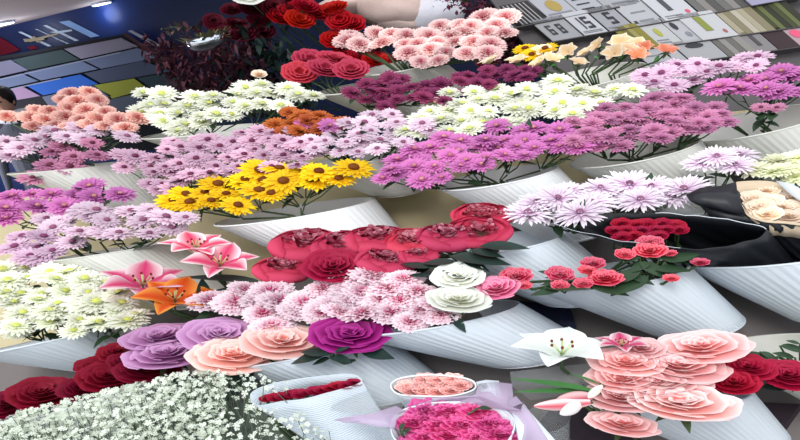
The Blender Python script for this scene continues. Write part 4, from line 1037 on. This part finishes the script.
# small pot of salmon roses
bt = on_can(455, 425, -.12)
e = empty('wrapped_bouquet', bt, 'white ribbed paper cup of small salmon pink roses', 'bouquet')
top = smoothring(ringpts([(391, 385), (402, 378), (430, 375), (458, 377), (474, 382), (473, 390), (450, 396), (420, 396), (398, 394)], .0), 72, .0005)
wrap('ribbed_cup', e, top, matchring(top, bt, .055), BC, fold=.0012, nf=36)
b = MB(); b.tube(top+[top[0]], .0016, .0016, 5); b.build('rim', BW, e)
for nm, g in (('lilac_fold', [[(478, 384), (495, 382), (512, 384)], [(476, 394), (496, 396), (514, 404)], [(460, 402), (485, 403), (505, 410)]]), ('white_fold', [[(476, 382), (486, 380), (499, 381)], [(480, 392), (490, 392), (500, 400)]]), ('lilac_fold', [[(336, 420), (370, 414), (396, 406)], [(345, 423), (380, 419), (405, 411)]])):
    b = MB(); b.grid([ringpts(r, .004) for r in g]); b.build(nm, LIL if 'lilac' in nm else WPP, e, solid=.001)
ps = fill([(400, 387), (415, 379), (440, 377), (462, 380), (468, 387), (445, 393), (410, 393)], 13, 5.5, .2); RL = rowlabels(ps, 5.5)
for x, y in ps:
    flower('salmon', 'rose', x, y, 24, 'small salmon rose in the ribbed cup'+RL[(x, y)], 'flower', 'salmon roses in the paper cup', None, theta=32, lift=-.004, sz=1.3)
# clear plastic cup by the lily and its clear sleeve
p = on_can(548, 418, -.06); e = empty('plastic_cup', p, 'clear plastic cup lying under the pink lily buds', 'cup')
b = MB(); r_ = px2m(21, p); b.grid([[p+Vector((math.cos(t)*r_*k, math.sin(t)*r_*k, z)) for t in [i*math.pi/18 for i in range(36)]] for k, z in ((.75, -.07), (.8, -.05), (1, 0), (1.03, .002))], wrap=True)
b.build('cup_wall', CLR, e, solid=.0015)
e = empty('clear_film', on_can(560, 385, -.06), 'clear cellophane sleeve around the white lily', 'film')
b = MB(); b.grid([ringpts([(510, 372), (560, 366), (610, 362)], -.03), ringpts([(512, 386), (566, 386), (606, 384)], -.03), ringpts([(530, 400), (560, 396), (590, 394)], -.05)]); b.build('film_sheet', CLR, e, solid=.001)
# dark box between buckets at the lower right
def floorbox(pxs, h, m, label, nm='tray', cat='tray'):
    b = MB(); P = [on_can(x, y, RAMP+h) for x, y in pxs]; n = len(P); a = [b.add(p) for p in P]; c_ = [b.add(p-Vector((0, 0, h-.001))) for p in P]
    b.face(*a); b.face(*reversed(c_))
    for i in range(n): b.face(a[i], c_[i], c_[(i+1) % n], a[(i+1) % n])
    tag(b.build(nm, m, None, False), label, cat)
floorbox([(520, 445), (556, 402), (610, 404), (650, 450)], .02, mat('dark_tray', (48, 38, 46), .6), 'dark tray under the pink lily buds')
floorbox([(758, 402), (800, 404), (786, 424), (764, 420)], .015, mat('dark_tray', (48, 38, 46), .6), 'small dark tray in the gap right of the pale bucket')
floorbox([(512, 300), (570, 306), (575, 322), (530, 316)], .02, mat('navy_gap_shade', (36, 42, 66), .5), 'dark blue slab for the shade in the gap under the spray roses')  # dark slab stands in for the shade in the gap between buckets

# ============================================================ BABY'S BREATH
def gyps():
    poly = [(-10, 425), (20, 412), (60, 402), (100, 392), (140, 382), (180, 372), (225, 370), (280, 376), (300, 388), (250, 396), (260, 408), (300, 412), (330, 428), (320, 450), (-10, 455)]
    b = MB(); rnd = random.Random(3)
    xs = range(2600); cnt = 0
    while cnt < 2250:
        x, y = rnd.uniform(-10, 330), rnd.uniform(368, 452)
        if not inpoly(x, y, poly): continue
        if x > 225 and rnd.random() < .8: continue
        cnt += 1
        lft = rnd.uniform(-.01, .055); p = on_can(x, y, lft); r = px2m(rnd.uniform(1.9, 3.9), p); n, v, u = view_up(p, R(38))
        n = (n+Vector((rnd.uniform(-.5, .5), rnd.uniform(-.5, .5), rnd.uniform(-.2, .4)))).normalized(); a = n.orthogonal().normalized(); c = n.cross(a); st = rnd.random()*6
        c0 = b.add(p+n*r*.1, lin((225, 232, 212))); b.cur = 0
        colr = lin((222, 228, 218)) if rnd.random() < .8 else lin((190, 200, 184))
        for k in range(5):
            an = st+k*1.257; d1 = a*math.cos(an-.5)+c*math.sin(an-.5); d2 = a*math.cos(an)+c*math.sin(an); d3 = a*math.cos(an+.5)+c*math.sin(an+.5); h = n*r*rnd.uniform(.1, .5)
            i1 = b.add(p+d1*r*.8+h, colr); i2 = b.add(p+d2*r+h*.6, colr); i3 = b.add(p+d3*r*.8+h, colr); b.face(c0, i1, i2, i3)
        if cnt % 3 == 0:
            b.cur = 1; q = p-n*.03+Vector((rnd.uniform(-.02, .02), rnd.uniform(-.02, .02), -.04)); b.tube([p, p.lerp(q, .5)+Vector((.003, 0, 0)), q], .0006, .0008, 3, False)
    b.cur = 1
    for i in range(60):
        x = rnd.uniform(0, 300); s = on_can(x, rnd.uniform(385, 440), -.05); t = on_can(150, 470, -.16); b.tube([s, s.lerp(t, .4)-Vector((0, 0, .02)), t], .0009, .0012, 4, False)
    o = b.build('babys_breath', [PM, mat('gyp_stem', (104, 118, 98), .7)], None)
    tag(o, "dense cloud of tiny white baby's breath florets at lower left", 'flower', None, 'stuff')
    e = empty('wrapping_paper', on_can(150, 440, -.12), "grey green paper wrapped under the baby's breath", 'paper')
    g = MB(); top = smoothring(ringpts([(-30, 430), (20, 414), (100, 396), (180, 374), (250, 374), (310, 392), (345, 430), (300, 470), (150, 480), (-30, 470)], -.06), 64, .003)
    c = on_can(160, 440, -.1); g.grid([top, [p.lerp(c, .5)-Vector((0, 0, .02)) for p in top], [p.lerp(c, .95)-Vector((0, 0, .04)) for p in top]], wrap=True)
    g.build('sheet', mat('grey_green_paper', (112, 120, 112), .7, noise_amt=.2, nscale=30), e, solid=.001)
gyps()
